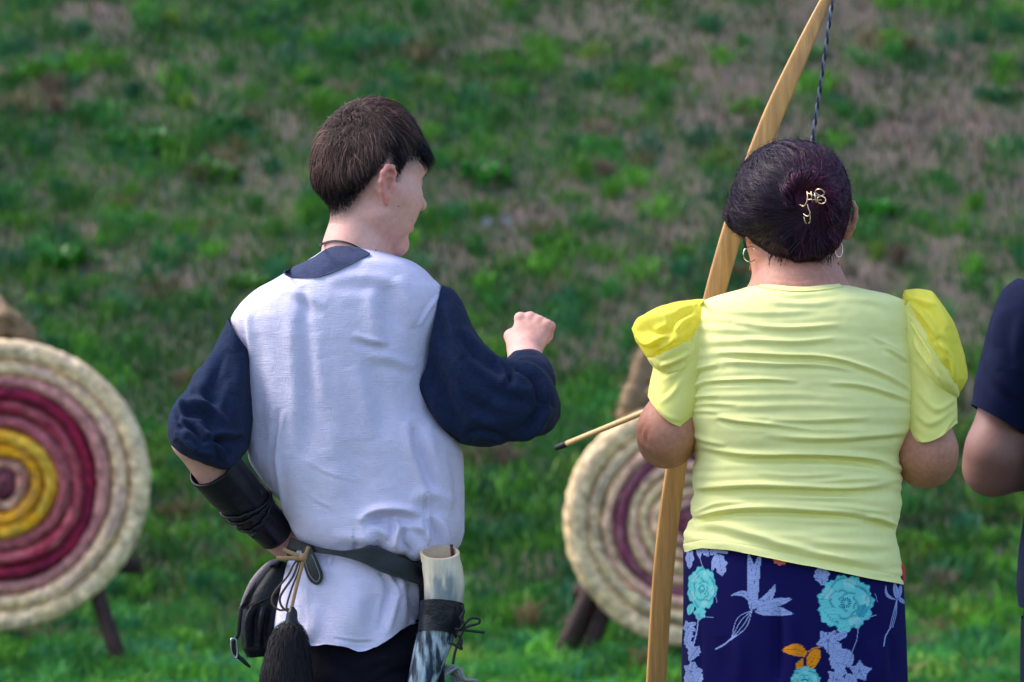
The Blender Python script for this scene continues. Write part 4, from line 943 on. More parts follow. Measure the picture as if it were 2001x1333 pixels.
for pl, r, mm in T1:
    v, q, t = pxtube(pl, YT + (.004 if mm != 'thong' else 0), r, 8, 50, flat=.45); mk("thong", v, q, t, MAT[mm], tas)
v, q = simple_ball(P(592, 1089, YT - .003), (.006, .004, .006)); mk("knot", v, q, None, MAT['thong'], tas)

# horn in a leather holder
horn = thing("horn_quiver", tuple(P(825, 1420, D)), "cream and black cow horn hanging in a laced leather holder on the boy's right hip", "horn")
YH = D - .105
def horn_loft(st, n, m, inner=False, lim=None):
    v, q, t = eloft([(a, y, b, y, YH, (b - a) / 2 * K * D * .93 * (1), tl) for a, b, y, tl in st], n, m, 2.05, (False, not inner)); return v, q, t
st = [(820, 898, 1079, .34), (822, 899, 1090, .30), (825, 904, 1112, .2), (828, 907, 1140, .1), (829, 906, 1172, 0), (826, 902, 1200, 0)]
v, q, t = eloft([(a, y, b, y, YH, .0275, tl) for a, b, y, tl in st], 60, 90, 2.05); nm = outward(v, q); v = v + nm * (.0007 * fbm(v * [90, 90, 20], 3))[:, None]
hx = topx(v); w_ = np.exp(-((hx[:, 0] - 868) / 24) ** 2) * np.clip((hx[:, 1] - 1092) / 40, 0, 1) * (.95 + 1.3 * fbm(v * [160, 160, 45], 3)) + .75 * np.clip((hx[:, 1] - 1140) / 30, 0, 1) * (.5 + fbm(v * [220, 220, 30] + 3, 3)); w_ = np.clip(w_, 0, .92)[:, None]
mk("horn_rim_section", v, q, None, MAT['horn'], horn, colors=np.array([.74, .65, .49]) * (1 - w_) + np.array([.16, .21, .24]) * w_)
vi, qi, ti = eloft([(a + 6, y, b - 6, y, YH, .0235, tl) for a, b, y, tl in st[:5]], 40, 90, 2.05, (False, True)); 
A = Acc(); A.add(vi, qi[:, ::-1], ti[:, ::-1]); m = 90; j = np.arange(m); k = (j + 1) % m
rim = np.vstack([v[:m], vi[:m]]); lift = rim + [0, 0, 0]; A.add(lift, np.stack([j, k, k + m, j + m], 1)); A.build("horn_inside", MAT['horn_in'], horn)
st = [(824, 901, 1196, 0), (820, 893, 1222, 0), (813, 888, 1246, 0), (805, 875, 1280, 0), (796, 855, 1330, 0), (780, 832, 1380, 0), (765, 805, 1430, 0), (752, 775, 1480, 0)]
v, q, t = eloft([(a, y, b, y, YH, .027 - .0022 * i, tl) for i, (a, b, y, tl) in enumerate(st)], 110, 80, 2.1, (False, True)); nm = outward(v, q, t); v = v + nm * (.0008 * fbm(v * [120, 120, 25], 3))[:, None]; mk("horn_shaft", v, q, t, MAT['horn_dark'], horn)
v, q, t = pxtube([(882, 1064), (884, 1090), (884, 1110)], YH + .012, .0026, 6); mk("wooden_stick", v, q, t, MAT['wood_stand'], horn)
st = [(822, 907, 1176, .10), (821, 906, 1200, .05), (818, 900, 1222, .0), (816, 893, 1236, -.1)]
v, q, t = eloft([(a - 1, y, b + 1, y + (8 if i > 1 else 6), YH, .0305, -.25) for i, (a, b, y, tl) in enumerate(st)], 30, 80, 2.1); nm = outward(v, q); v = v + nm * (.001 * fbm(v * 50, 2))[:, None]
band_o = mk("holder_band", np.vstack([v, v - nm * .003]), np.vstack([q, q[:, ::-1] + len(v)]), None, MAT['leather'], horn)
v, q = patch(BS, [(817, 1098), (817, 1130), (818, 1160), (818, 1196), (817, 1224)], [(829, 1098), (830, 1130), (833, 1160), (836, 1196), (836, 1224)], 30, 5, .008, .006); mk("holder_strap", v, q, None, MAT['leather'], horn)
for pl in ([(902, 1229), (911, 1216), (922, 1208), (936, 1210), (935, 1218), (915, 1224), (898, 1231)], [(890, 1229), (920, 1233), (947, 1236)], [(908, 1226), (898, 1248), (889, 1275), (885, 1298)], [(903, 1183), (906, 1196), (900, 1208), (907, 1220), (899, 1232)], [(876, 1256), (888, 1260), (902, 1268), (897, 1254)], [(896, 1240), (902, 1254), (899, 1266)]):
    v, q, t = pxtube(pl, YH - .030, .0021, 7, 40); mk("lace", v, q, t, MAT['cord_black'], band_o)
A = Acc()
for k in range(9):
    x0 = 862 + k * 4; A.add(*pxtube([(870, 1296 + 3 * k), (x0 + 2, 1305 + random.uniform(-4, 4)), (x0 + 16, 1312 + k * 2), (x0 + 22 + 2 * k, 1330), (x0 + 4, 1352), (x0 - 20, 1360)], YH + .02 - .003 * k, .0023, 7, 24))
A.build("cord_bundle", MAT['cord_grey'], horn)

# ------------------------------------------------------------ the woman in yellow
woman = thing("person", (P(1550, 0, D)[0], D, 0), "woman with dark pinned-up hair, pale yellow puff-sleeved shirt and floral trousers, holding the bow", "person")
Rw = Rz(math.radians(13)) @ Rx(math.radians(-8)) @ Ry(math.radians(-2))
Ow = P(1556, 425, D + .015)
hw, Tw = head_prims(Ow, Rw, 1.0, rx=.070, ry=.080, fy=.92)
LH = P(1372, 700, D + .30); RH = P(1512, 760, D + .27)       # fists on the bow and on the nock
wp = list(hw) + [
    cone(P(1562, 480, D + .01), P(1562, 550, D), .050, .0515, .02), cone(P(1562, 560, D), P(1562, 620, D), .052, .06, .02),
    cone(P(1440, 655, D), P(1690, 655, D), .05, .05, .02), cone(P(1562, 640, D), P(1555, 950, D), .09, .09, .05), cone(P(1555, 950, D), P(1552, 1120, D + .01), .09, .10, .05),
    cone(P(1385, 650, D), P(1303, 840, D - .03), .040, .0385, .03), cone(P(1303, 840, D - .03), P(1302, 858, D + .01), .042, .041, .02), cone(P(1305, 855, D + .01), LH - [.0, .075, .01], .040, .026, .02),
    cone(P(1745, 650, D), P(1812, 880, D - .02), .040, .041, .03), cone(P(1812, 880, D - .02), P(1810, 895, D + .01), .0425, .0425, .02), cone(P(1808, 892, D + .01), P(1600, 800, D + .24), .042, .026, .02)]
wp += hand_prims(LH - [.0, .075, .01], (.05, .95, .15), (-.9, 0, .3), 1, .95, .92)
wp += hand_prims(P(1600, 800, D + .24), (-.9, .1, .4), (.3, .6, .7), 1, .8, .92)
whl, whr = np.array([P(1470, 0, D)[0], D + .01, .84]), np.array([P(1640, 0, D)[0], D + .01, .84])
wkl, wkr = whl + [-.02, .02, -.38], whr + [.02, .02, -.38]; wal, war = np.array([wkl[0] - .01, D - .01, .08]), np.array([wkr[0] + .01, D - .01, .08])
for h_, k_, a_ in ((whl, wkl, wal), (whr, wkr, war)):
    wp += [cone(h_, k_, .085, .055, .03), cone(k_, a_, .052, .036, .03), cone(a_ - [0, 0, .02], a_ + [0, .12, -.045], .03, .022, .02)]
gx = axis_grid(.16, .74, .0045, [(.345, .50, .0022)]); gyy = axis_grid(6.20, 6.86, .0045, [(6.30, 6.52, .0028)]); gzz = axis_grid(-.01, 1.70, .009, [(1.42, 1.70, .0022), (1.05, 1.42, .0040)])
bv, bq = sdf_mesh(wp, gx, gyy, gzz); loc = (bv - Ow) @ Rw
bc = np.tile(np.array([.49, .215, .14]), (len(bv), 1)); bc *= 1 + .13 * fbm(bv * 34, 3)[:, None] * np.array([.7, 1, 1.1])
pxy = topx(bv)
elb = np.exp(-((pxy[:, 0] - 1258) / 14) ** 2 - ((pxy[:, 1] - 850) / 30) ** 2)[:, None]; bc *= 1 - .25 * elb * np.array([.6, 1, .9])
nk = (np.exp(-((pxy[:, 1] - 535) / 30) ** 2) * (loc[:, 2] < -.03))[:, None]; bc = bc * (1 - nk * .5) + np.array([.48, .22, .17]) * nk * .5
def hairline_woman(L):
    az = np.degrees(np.abs(np.arctan2(L[:, 0], L[:, 1] + .005)))
    return np.interp(az, [0, 40, 60, 80, 92, 108, 125, 150, 180], [.062, .05, .03, .0, .012, -.005, -.040, -.062, -.068])
hl = loc[:, 2] - hairline_woman(loc); st_ = np.clip((hl + .012) / .018, 0, 1) * (np.linalg.norm(loc[:, :2], axis=1) < .12) * (loc[:, 2] > -.085) * (np.abs(loc[:, 0]) < .074)
st_ *= np.clip(.7 + .6 * vnoise(bv * 420), 0, 1); bc = bc * (1 - .85 * st_[:, None]) + np.array([.02, .01, .015]) * .85 * st_[:, None]
# creases of the elbow skin
nb = outward(bv, bq); dd_ = creases(bv, nb, [([(1258, 828), (1252, 850), (1262, 872)], 4, -2.5, .5), ([(1268, 838), (1262, 858), (1274, 880)], 4, -2, .5), ([(1262, 880), (1290, 905), (1320, 905)], 5, -1), ([(1500, 543), (1560, 549), (1625, 542)], 3, -.8)]); bv = bv + nb * dd_[:, None]
mk("body", bv, bq, None, MAT['skin_woman'], woman, colors=bc)
face_details(woman, Tw, Rw, 1.0, (.02, .01, .012), 'hair_woman')

# pinned-up hair
EP = lambda px, py, dy, rx, ry, rz, k=.02: ell(P(px, py, D + dy), (rx * K * D, ry, rz * K * D), k=k)
hf = [EP(1551, 383, .0, 97, .092, 102), EP(1497, 398, .0, 68, .080, 74, .03), EP(1470, 418, .02, 44, .060, 36, .02), EP(1445, 420, .03, 22, .03, 24, .02), EP(1606, 400, .005, 49, .075, 92, .03), EP(1560, 464, -.010, 62, .066, 55, .03), EP(1540, 340, .03, 80, .09, 55, .03),
      EP(1586, 378, -.078, 42, .020, 38, .015)]
arc = [(1543, 396, 9), (1541, 372, 12), (1556, 350, 14), (1580, 345, 14), (1604, 356, 14), (1624, 378, 13), (1634, 404, 12), (1632, 432, 12)]
for (a0_, b0_, r0_), (a1_, b1_, r1_) in zip(arc[:-1], arc[1:]): hf.append(cone(P(a0_, b0_, D - .096), P(a1_, b1_, D - .096), r0_ * K * D, r1_ * K * D, .006))
hf.append(EP(1575, 384, -.118, 27, .030, 24, .006)[:6] + (True,))
for pl_, r_ in (([(1566, 404), (1560, 430), (1566, 462), (1590, 486)], 13), ([(1590, 404), (1586, 434), (1596, 466)], 14), ([(1612, 402), (1612, 436), (1620, 466)], 13), ([(1530, 470), (1560, 496), (1600, 492), (1630, 470)], 15)):
    for a_, b_ in zip(pl_[:-1], pl_[1:]): hf.append(cone(P(*a_, D - .078 + .0002 * (a_[1] - 400)), P(*b_, D - .078 + .0002 * (b_[1] - 400)), r_ * K * D, r_ * K * D, .006))
v, q = sdf_auto(hf, .0035); nm = outward(v, q); v = v + nm * (.0022 * fbm(v * [90, 90, 50], 3) - .0015)[:, None]
A = Acc(); A.add(v, q, None, np.array([.010, .005, .010]))
bun = P(1583, 395, D - .09)
def flow_w(p):
    a = bun - p; a = a / (np.linalg.norm(a, axis=1, keepdims=True) + .01); pxp = topx(p)
    low = np.clip((pxp[:, 1:2] - 430) / 60, 0, 1); tw = np.cross(a, np.array([0, -1, 0.])) * np.exp(-(np.linalg.norm(p - bun, axis=1, keepdims=True) / .035) ** 2) * 2.0
    front = np.clip((p[:, 1:2] - D) / .05, 0, 1)
    return a * np.array([1, .3, 1]) + tw + np.array([-.25, 0, -.15]) * (pxp[:, 0:1] < 1500) + np.array([0, -.8, .3]) * front
ns = 15000; sel = RNG.choice(len(v), ns); nr = fgrad(hf, v[sel]); rt = v[sel] + nr * .0005
cw = np.array([.020, .010, .022]) * RNG.uniform(.4, 1.9, (ns, 1)); red = (RNG.random((ns, 1)) < .35) * np.clip((topx(rt)[:, 0:1] - 1500) / 80, 0, 1); bb = np.exp(-(np.hypot(topx(rt)[:, 0:1] - 1590, topx(rt)[:, 1:2] - 385) / 60) ** 4); cw = cw * (1 + red * np.array([2.4, .3, .8]) + bb * np.array([2.2, .25, .6]))
lf = RNG.uniform(.030, .065, ns); a, b, c = strand_mesh(rt, nr, flow_w, hf, lf, .0002, .0018, RNG.uniform(.0008, .0017, ns), 7, cw, .10, .07, .40); A.add(a, b, None, c)
pr = topx(rt); fz_ = np.where((np.hypot(pr[:, 0] - 1545, pr[:, 1] - 390) > 70) & (pr[:, 1] < 470))[0]; fz_ = RNG.choice(fz_, 1500)
a, b, c = strand_mesh(rt[fz_], nr[fz_], flow_w, hf, RNG.uniform(.008, .022, len(fz_)), .001, .0065, np.full(len(fz_), .00055), 6, cw[fz_] * 1.4, .5, 1.2); A.add(a, b, None, c)
# wisps at the left temple and down at the nape
for i in range(70):
    s0 = P(random.uniform(1424, 1450), random.uniform(395, 440), D + random.uniform(.0, .05)); L_ = random.uniform(8, 24) * K * D
    A.add(*(lambda w: (w[0], w[1], None, (.02, .012, .024)))(tube([s0, s0 + np.array([-.5, 0, .1]) * L_, s0 + np.array([-.9, 0, random.uniform(-.3, .5)]) * L_], [.0005, .0004, .0002], 3, 4, caps=False)))
for i in range(180):
    s0 = P(random.uniform(1500, 1630), random.uniform(488, 506), D - .056 + random.uniform(-.004, .02)); L_ = random.uniform(6, 22) * K * D
    A.add(*(lambda w: (w[0], w[1], None, (.02, .012, .018)))(tube([s0, s0 + np.array([random.uniform(-.4, .4), .1, -.9]) * L_], [.0005, .0002], 3, 2, caps=False)))
A.build("hair", MAT['hair_woman'], woman)
# sunglasses arm and lens edge seen past the left ear, hoop earrings
sg = thing("sunglasses", tuple(Tw((0, .08, .0))), "dark sunglasses worn by the woman, one edge showing past her left ear", "sunglasses")
for sx in (-1, 1):
    v, q = simple_ball(Tw((sx * .034, .090, .006)), (.028, .008, .023)); mk("lens", v, q, None, MAT['lens'], sg)
    v, q, t = tube([Tw((sx * .062, .080, .012)), Tw((sx * .075, .04, .012)), Tw((sx * .075, .0, .012))], .0022, 8, 20); mk("temple_arm", v, q, t, MAT['lens'], sg)
v, q, t = tube([Tw((-.01, .100, .010)), Tw((0, .104, .012)), Tw((.01, .100, .010))], .002, 8, 10); mk("bridge", v, q, t, MAT['lens'], sg)
v, q = simple_ball(P(1461, 472, D + .06), (.0075, .012, .018)); mk("side_shield", v, q, None, MAT['lens'], sg)
for (cx, cy, yy, sc, lab) in ((1466, 497, D - .01, 1.0, "silver hoop earring with coral drop in the woman's left ear"), (1639, 488, D - .012, .75, "silver hoop earring with coral drop in the woman's right ear")):
    er = thing("hoop_earring", tuple(P(cx, cy, yy)), lab, "earring", "woman's earrings"); th = np.linspace(0, 2 * np.pi, 40); c = P(cx, cy, yy)
    v, q, t = tube([c + np.array([math.sin(x) * .0105 * sc ** 2, math.sin(x) * .004, math.cos(x) * .0110]) for x in th], .0009, 8, caps=False); mk("hoop", v, q, t, MAT['silver'], er)
    v, q, t = tube([c - [0, 0, .011], c - [0, 0, .019]], .0004, 5); mk("drop_wire", v, q, t, MAT['silver'], er)
    v, q = simple_ball(c - [0, 0, .0215], (.0013, .0013, .003)); mk("bead", v, q, None, MAT['coral'], er)
clip = thing("hair_claw_clip", tuple(P(1590, 400, D - .10)), "small pale gold wire claw clip pinned in the woman's dark bun", "hair clip")
YC = D - .120
for pl, dz in (([(1598, 380), (1593, 375), (1598, 370), (1606, 371), (1611, 378), (1606, 383), (1598, 380)], (0, 0, -.003, -.006, -.005, -.002, 0)), ([(1598, 386), (1606, 384), (1613, 388), (1612, 396), (1604, 398), (1597, 393), (1598, 386)], (0, -.002, -.006, -.007, -.004, 0, 0)),
           ([(1577, 377), (1586, 380), (1596, 383), (1606, 384)], (.004, -.002, -.004, -.005)), ([(1577, 390), (1586, 390), (1596, 391), (1606, 391)], (.004, -.002, -.004, -.005)), ([(1585, 374), (1586, 384), (1588, 395)], (-.001, -.005, 0)), ([(1592, 377), (1593, 386), (1595, 396)], (-.002, -.006, -.002)),
           ([(1577, 374), (1578, 384), (1576, 396), (1570, 403), (1563, 400)], (.004, -.001, -.002, .002, .006)), ([(1578, 400), (1580, 408), (1583, 417), (1578, 423), (1570, 418)], (.002, 0, -.001, .002, .008)), ([(1583, 420), (1583, 432), (1580, 436)], (.002, .003, .007)), ([(1571, 424), (1573, 433), (1576, 437)], (.004, .004, .007))):
    pts = [P(a, b, YC + d_) for (a, b), d_ in zip(pl, dz)]; v, q, t = tube(pts, .00085, 8, 30); mk("wire_loop", v, q, t, MAT['gold'], clip)

# shirt
SW = [(553, 1492, 1633, .056), (560, 1464, 1666, .070), (568, 1438, 1702, .080), (577, 1404, 1742, .088), (590, 1370, 1768, .096), (620, 1352, 1780, .104), (660, 1342, 1787, .110), (700, 1336, 1792, .114), (740, 1333, 1793, .116),
      (780, 1334, 1791, .118), (820, 1338, 1787, .120), (850, 1348, 1777, .118), (876, 1356, 1764, .114), (896, 1357, 1758, .112), (918, 1352, 1760, .114), (944, 1352, 1760, .116), (962, 1356, 1756, .113), (985, 1350, 1759, .116), (1006, 1350, 1756, .115), (1018, 1353, 1752, .113), (1032, 1346, 1750, .116), (1060, 1340, 1757, .121), (1112, 1335, 1764, .127)]
v, q, t = eloft([(b, a, c, a, D, hd) for a, b, c, hd in SW], 380, 440, 2.5)
px = topx(v); f = np.clip((px[:, 1] - 1000) / 112, 0, 1); front = (v[:, 1] > D)
hem = np.interp(px[:, 0], [1335, 1370, 1420, 1480, 1560, 1650, 1720, 1764], [1079, 1072, 1075, 1085, 1101, 1119, 1133, 1143]); v[:, 2] = np.where(px[:, 1] > 1000, CAMZ - (1000 + (hem - 1000) * f - 666.5) * K * v[:, 1], v[:, 2])
ctr = np.exp(-((px[:, 0] - 1562) / 60) ** 2) * np.clip((600 - px[:, 1]) / 60, 0, 1)
nm = outward(v, q)
FW = [([(1430, 630), (1540, 640), (1642, 634)], 5, 3.2), ([(1450, 662), (1550, 668), (1632, 660)], 5, 2.6), ([(1400, 608), (1500, 612), (1600, 606)], 6, 1.6), ([(1404, 688), (1470, 691), (1536, 694), (1600, 696), (1656, 706), (1728, 731), (1786, 762)], 4.5, 5, 1.1),
      ([(1410, 705), (1512, 711), (1600, 712), (1680, 722)], 5, 3.4), ([(1337, 757), (1345, 738), (1362, 722), (1402, 712)], 4, 5, 1), ([(1337, 768), (1362, 752), (1392, 744), (1488, 741), (1560, 745)], 4, 4, 1), ([(1620, 748), (1680, 752), (1740, 768), (1786, 785)], 4.5, 3.6, 1),
      ([(1342, 782), (1370, 775), (1405, 773)], 4, 3), ([(1345, 792), (1380, 788), (1440, 790)], 4, 2.5), ([(1345, 805), (1372, 803), (1410, 806)], 4, 2.4), ([(1725, 675), (1752, 690), (1776, 708)], 3.5, 3, 1), ([(1700, 655), (1735, 672), (1765, 690)], 4, 2),
      ([(1400, 813), (1440, 822), (1500, 828), (1584, 836)], 4.5, 4.2, 1), ([(1500, 822), (1600, 822), (1700, 816)], 5, 3), ([(1490, 848), (1600, 855), (1700, 852), (1770, 846)], 6, 4.6, 1), ([(1358, 868), (1430, 884), (1500, 888), (1565, 887), (1660, 890), (1720, 900), (1768, 918)], 6, 7, 1.5),
      ([(1345, 843), (1375, 858), (1420, 870)], 5, 3.5), ([(1480, 925), (1560, 930), (1650, 925)], 5, 2.4), ([(1356, 954), (1400, 950), (1470, 947), (1560, 950), (1660, 952), (1752, 942)], 6, 6.5, 1.4), ([(1500, 936), (1600, 940), (1720, 934)], 5, 2.6),
      ([(1440, 966), (1520, 968), (1620, 972), (1700, 966)], 6, 2.6), ([(1352, 1012), (1385, 1002), (1440, 993), (1520, 992), (1584, 996), (1680, 1004), (1752, 1024)], 6, 7, 1.4), ([(1355, 1003), (1400, 985), (1460, 981)], 4, 3.4), ([(1480, 982), (1560, 984), (1660, 990), (1740, 1004)], 5, 3.5),
      ([(1356, 1020), (1410, 1028), (1470, 1044), (1540, 1066), (1630, 1086), (1730, 1096)], 8, 5, .9), ([(1540, 1046), (1620, 1060), (1700, 1066), (1752, 1062)], 8, 3), ([(1600, 1084), (1660, 1096), (1740, 1110)], 7, 3), ([(1690, 1010), (1720, 1012), (1756, 1030)], 5, 4), ([(1350, 1040), (1400, 1045), (1460, 1062)], 8, -2),
      ([(1420, 582), (1440, 575), (1500, 580)], 5, 1.4), ([(1500, 572), (1560, 577), (1640, 570)], 4, 1.6), ([(1500, 590), (1580, 594), (1640, 588)], 5, 1.4), ([(1640, 582), (1700, 586), (1740, 600)], 6, 1.5), ([(1700, 600), (1730, 640), (1750, 700)], 10, 1.6), ([(1380, 600), (1360, 660), (1345, 720)], 8, 1.8)]
d = 1.0 * creases(v, nm, FW); px = topx(v)
mid = np.clip((px[:, 1] - 590) / 60, 0, 1)
d += mid * (.0011 * np.sin(px[:, 1] / 3.6 + 5 * fbm(v * [5, 5, 16], 2)) * np.clip(.3 + 1.2 * fbm(v * [7, 7, 20] + 5, 2), 0, 1) + .0030 * fbm(v * [5, 5, 34], 3)) + .0005 * fbm(v * 70, 2)
hemr = np.exp(-((px[:, 1] - (hem - 16)) / 1.6) ** 2); d -= .0010 * hemr
v = v + nm * d[:, None]
shirt_o = mk("shirt", v, q, None, MAT['jersey'], woman); BW = bvh_of(v, q)
vv, qq = patch(BW, [(1490, 554), (1530, 558), (1562, 559), (1600, 558), (1636, 554)], [(1480, 562), (1528, 568), (1562, 570), (1600, 568), (1648, 562)], 50, 5, .0006, .0015); mk("neckband", vv, qq, None, MAT['jersey'], shirt_o)
for pl in ([(1373, 588), (1358, 620), (1350, 660), (1342, 700), (1337, 740)], [(1764, 580), (1778, 630), (1786, 690), (1791, 745)]):
    vv, qq = patch(BW, [(x - 1.6, y) for x, y in pl], [(x + 1.6, y) for x, y in pl], 50, 3, .0006, .0012); mk("shoulder_seam", vv, qq, None, MAT['jersey'], shirt_o)
# sleeves and their puffs
LSl = [(1300, 650, 1400, 640, D, .060), (1284, 690, 1390, 690, D - .003, .068), (1274, 728, 1378, 756, D - .006, .070), (1268, 756, 1366, 806, D - .010, .070), (1266, 774, 1346, 838, D - .012, .069)]
v, q, t = eloft(LSl, 90, 160, 2.2); nm = outward(v, q); v = v + nm * (creases(v, nm, [([(1338, 700), (1320, 730), (1290, 745)], 6, 3.5), ([(1335, 740), (1315, 765), (1290, 780)], 5, 2.5), ([(1272, 770), (1290, 808), (1325, 828)], 4, 3.5, 1), ([(1280, 762), (1300, 795), (1336, 815)], 4, 2.5, 1)]) + .0016 * fbm(v * [24, 24, 24], 3))[:, None]
f_ = np.clip((topx(v)[:, 0] - 1264) / 84, 0, 1); v += np.array([-.004, 0, -.011]) * (np.sin(f_ * np.pi) * np.repeat(np.clip((np.arange(90) - 55) / 34, 0, 1), 160))[:, None]
mk("sleeve", np.vstack([v, v - nm * .0025]), np.vstack([q, q[:, ::-1] + len(v)]), None, MAT['sleeve_y'], woman)
RSl = [(1800, 585, 1740, 600, D, .045), (1836, 622, 1740, 650, D, .062), (1850, 680, 1746, 700, D, .070), (1864, 740, 1752, 760, D - .002, .072), (1868, 790, 1758, 812, D - .005, .072), (1869, 826, 1764, 850, D - .006, .070)]
v, q, t = eloft(RSl, 100, 160, 2.2); nm = outward(v, q); v = v + nm * (creases(v, nm, [([(1790, 700), (1810, 730), (1830, 760)], 6, 3), ([(1792, 760), (1830, 790), (1866, 780)], 5, 3), ([(1785, 838), (1825, 848), (1866, 812)], 4, 3.5, 1), ([(1788, 800), (1820, 812), (1860, 796)], 5, 2.5)]) + .0016 * fbm(v * 24, 3))[:, None]
v[:, 2] -= .016 * np.sin(np.clip((topx(v)[:, 0] - 1762) / 106, 0, 1) * np.pi) * np.repeat(np.clip((np.arange(100) - 60) / 39, 0, 1), 160)
mk("sleeve", np.vstack([v, v - nm * .0025]), np.vstack([q, q[:, ::-1] + len(v)]), None, MAT['sleeve_y'], woman)
LP = [(1376, 584, 1342, 722, D, .058), (1352, 585, 1318, 722, D, .074), (1322, 590, 1300, 720, D - .002, .084), (1292, 599, 1284, 714, D - .004, .084), (1264, 611, 1268, 702, D - .006, .072), (1244, 625, 1256, 688, D - .006, .052), (1234, 642, 1244, 672, D - .006, .026)]
GL = [([(1368 - 2 * k, 592 + 17 * k), (1345 - 2 * k, 597 + 16 * k), (1318 - k, 604 + 14 * k)], 3.0, 2.6, 1) for k in range(5)]
PFl = [([(1350, 600), (1300, 618), (1250, 632)], 6, 4, 1), ([(1362, 615), (1330, 632), (1316, 655), (1268, 664)], 6, 6, 1.2), ([(1355, 640), (1315, 665), (1275, 690)], 5, 5, 1), ([(1350, 665), (1318, 688), (1282, 708)], 5, 4.5, 1), ([(1345, 690), (1322, 704), (1300, 718)], 4, 3.5), ([(1300, 625), (1272, 640), (1250, 655)], 9, -6), ([(1240, 655), (1265, 672), (1290, 665)], 6, 5, 1), ([(1362, 596), (1330, 604), (1300, 608)], 4, 3), ([(1310, 640), (1285, 652), (1262, 650)], 8, -4)]
sleeve(LP, 130, 180, PFl, 2.2, [24, 24, 30], MAT['puff'], woman, "puff", .0025, gain=1.15)
RP = [(1768, 566, 1768, 596, D, .030), (1790, 564, 1772, 640, D, .056), (1816, 568, 1782, 680, D, .070), (1840, 594, 1794, 708, D - .002, .078), (1860, 626, 1812, 728, D - .004, .080), (1874, 662, 1834, 744, D - .006, .076), (1885, 700, 1852, 756, D - .008, .064), (1890, 734, 1864, 764, D - .008, .046), (1882, 758, 1872, 769, D - .008, .018)]
GR = [([(1772 + k, 580 + 13 * k), (1786 + 3 * k, 588 + 14 * k), (1806 + 4 * k, 602 + 15 * k)], 3.0, 2.6, 1) for k in range(6)]
PFr = [([(1772, 585), (1810, 625), (1850, 690)], 6, 5, 1), ([(1776, 600), (1812, 660), (1850, 720), (1868, 755)], 6, 6, 1.2), ([(1780, 640), (1812, 690), (1850, 740)], 5, 5, 1), ([(1790, 572), (1835, 610), (1868, 670)], 8, 4), ([(1850, 640), (1872, 690), (1880, 740)], 8, -5), ([(1785, 660), (1805, 690), (1830, 725)], 4, 4), ([(1775, 580), (1800, 590), (1825, 600)], 4, 3.5), ([(1830, 660), (1850, 670), (1870, 700)], 6, -5), ([(1860, 700), (1866, 735), (1872, 762)], 5, 5, 1)]
sleeve(RP, 150, 180, PFr, 2.2, [24, 24, 30], MAT['puff'], woman, "puff", .0025, gain=1.15)

LP2 = [(1360, 640, 1342, 752, D - .006, .064), (1330, 652, 1318, 748, D - .008, .074), (1300, 668, 1298, 738, D - .010, .074), (1276, 686, 1284, 726, D - .010, .058), (1265, 698, 1272, 712, D - .010, .026)]
sleeve(LP2, 90, 140, [([(1350, 668), (1315, 684), (1282, 700)], 5, 4, 1), ([(1350, 690), (1320, 704), (1290, 715)], 4, 4, 1), ([(1345, 712), (1322, 722), (1300, 730)], 4, 3, 1)], 2.2, [24, 24, 30], MAT['sleeve_y'], woman, "puff_fold", .002, gain=1.2)
RP2 = [(1768, 596, 1776, 690, D - .006, .056), (1790, 615, 1784, 726, D - .008, .070), (1818, 655, 1806, 752, D - .010, .078), (1846, 700, 1834, 770, D - .012, .072), (1868, 738, 1860, 778, D - .012, .050), (1874, 762, 1870, 778, D - .012, .022)]
sleeve(RP2, 110, 140, [([(1780, 630), (1805, 670), (1840, 730)], 4.5, 4, 1), ([(1780, 660), (1806, 700), (1845, 752)], 4.5, 4, 1), ([(1784, 695), (1808, 725), (1840, 760)], 4, 3.5, 1), ([(1776, 610), (1800, 640), (1835, 690)], 4, 3, 1)], 2.2, [24, 24, 30], MAT['sleeve_y'], woman, "puff_fold", .002, gain=1.2)

# ---- floral print, worked out as flat colour on the cloth
NAVY, LAV, LAVD, TQ1, TQ2, TQD, ORG, COR = [np.array(c) for c in ((.005, .004, .070), (.30, .37, .66), (.12, .16, .36), (.16, .62, .62), (.05, .38, .46), (.01, .12, .22), (.78, .26, .01), (.75, .18, .12))]
def inpoly(p, poly):
    poly = np.asarray(poly, float); lo, hi = poly.min(0), poly.max(0); r = np.zeros(len(p), bool)
    s = np.where((p[:, 0] >= lo[0]) & (p[:, 0] <= hi[0]) & (p[:, 1] >= lo[1]) & (p[:, 1] <= hi[1]))[0]
    if not len(s): return r
    x, y = p[s, 0], p[s, 1]; c = np.zeros(len(s), bool); j = len(poly) - 1
    for i in range(len(poly)):
        xi, yi, xj, yj = *poly[i], *poly[j]; k = ((yi > y) != (yj > y)) & (x < (xj - xi) * (y - yi) / (yj - yi + 1e-12) + xi); c ^= k; j = i
    r[s] = c; return r
def pdline(p, a, b):
    a = np.array(a, float); b = np.array(b, float); ab = b - a; u = np.clip(((p - a) @ ab) / (ab @ ab + 1e-9), 0, 1); return np.linalg.norm(p - a - u[:, None] * ab, axis=1), u
def leaf(c, p, a, b, w, col, dark, scal=0, bend=0.):
    a = np.array(a, float); b = np.array(b, float); L = np.linalg.norm(b - a); t = (b - a) / L; n = np.array([-t[1], t[0]]); q = p - a; u = q @ t / L; s = q @ n - bend * L * np.sin(np.clip(u, 0, 1) * np.pi)
    hw_ = w / 2 * np.sin(np.clip(u, 0, 1) ** .8 * np.pi) ** .7; hw_ = hw_ * (1 + .16 * np.sin(u * scal)) if scal else hw_
    m = (u > 0) & (u < 1) & (np.abs(s) < hw_); c[m] = col; v_ = m & ((np.abs(s) < .45) | (np.abs(((u * L + np.abs(s) * 1.1) % 6) - 3) < .32)); c[v_] = dark
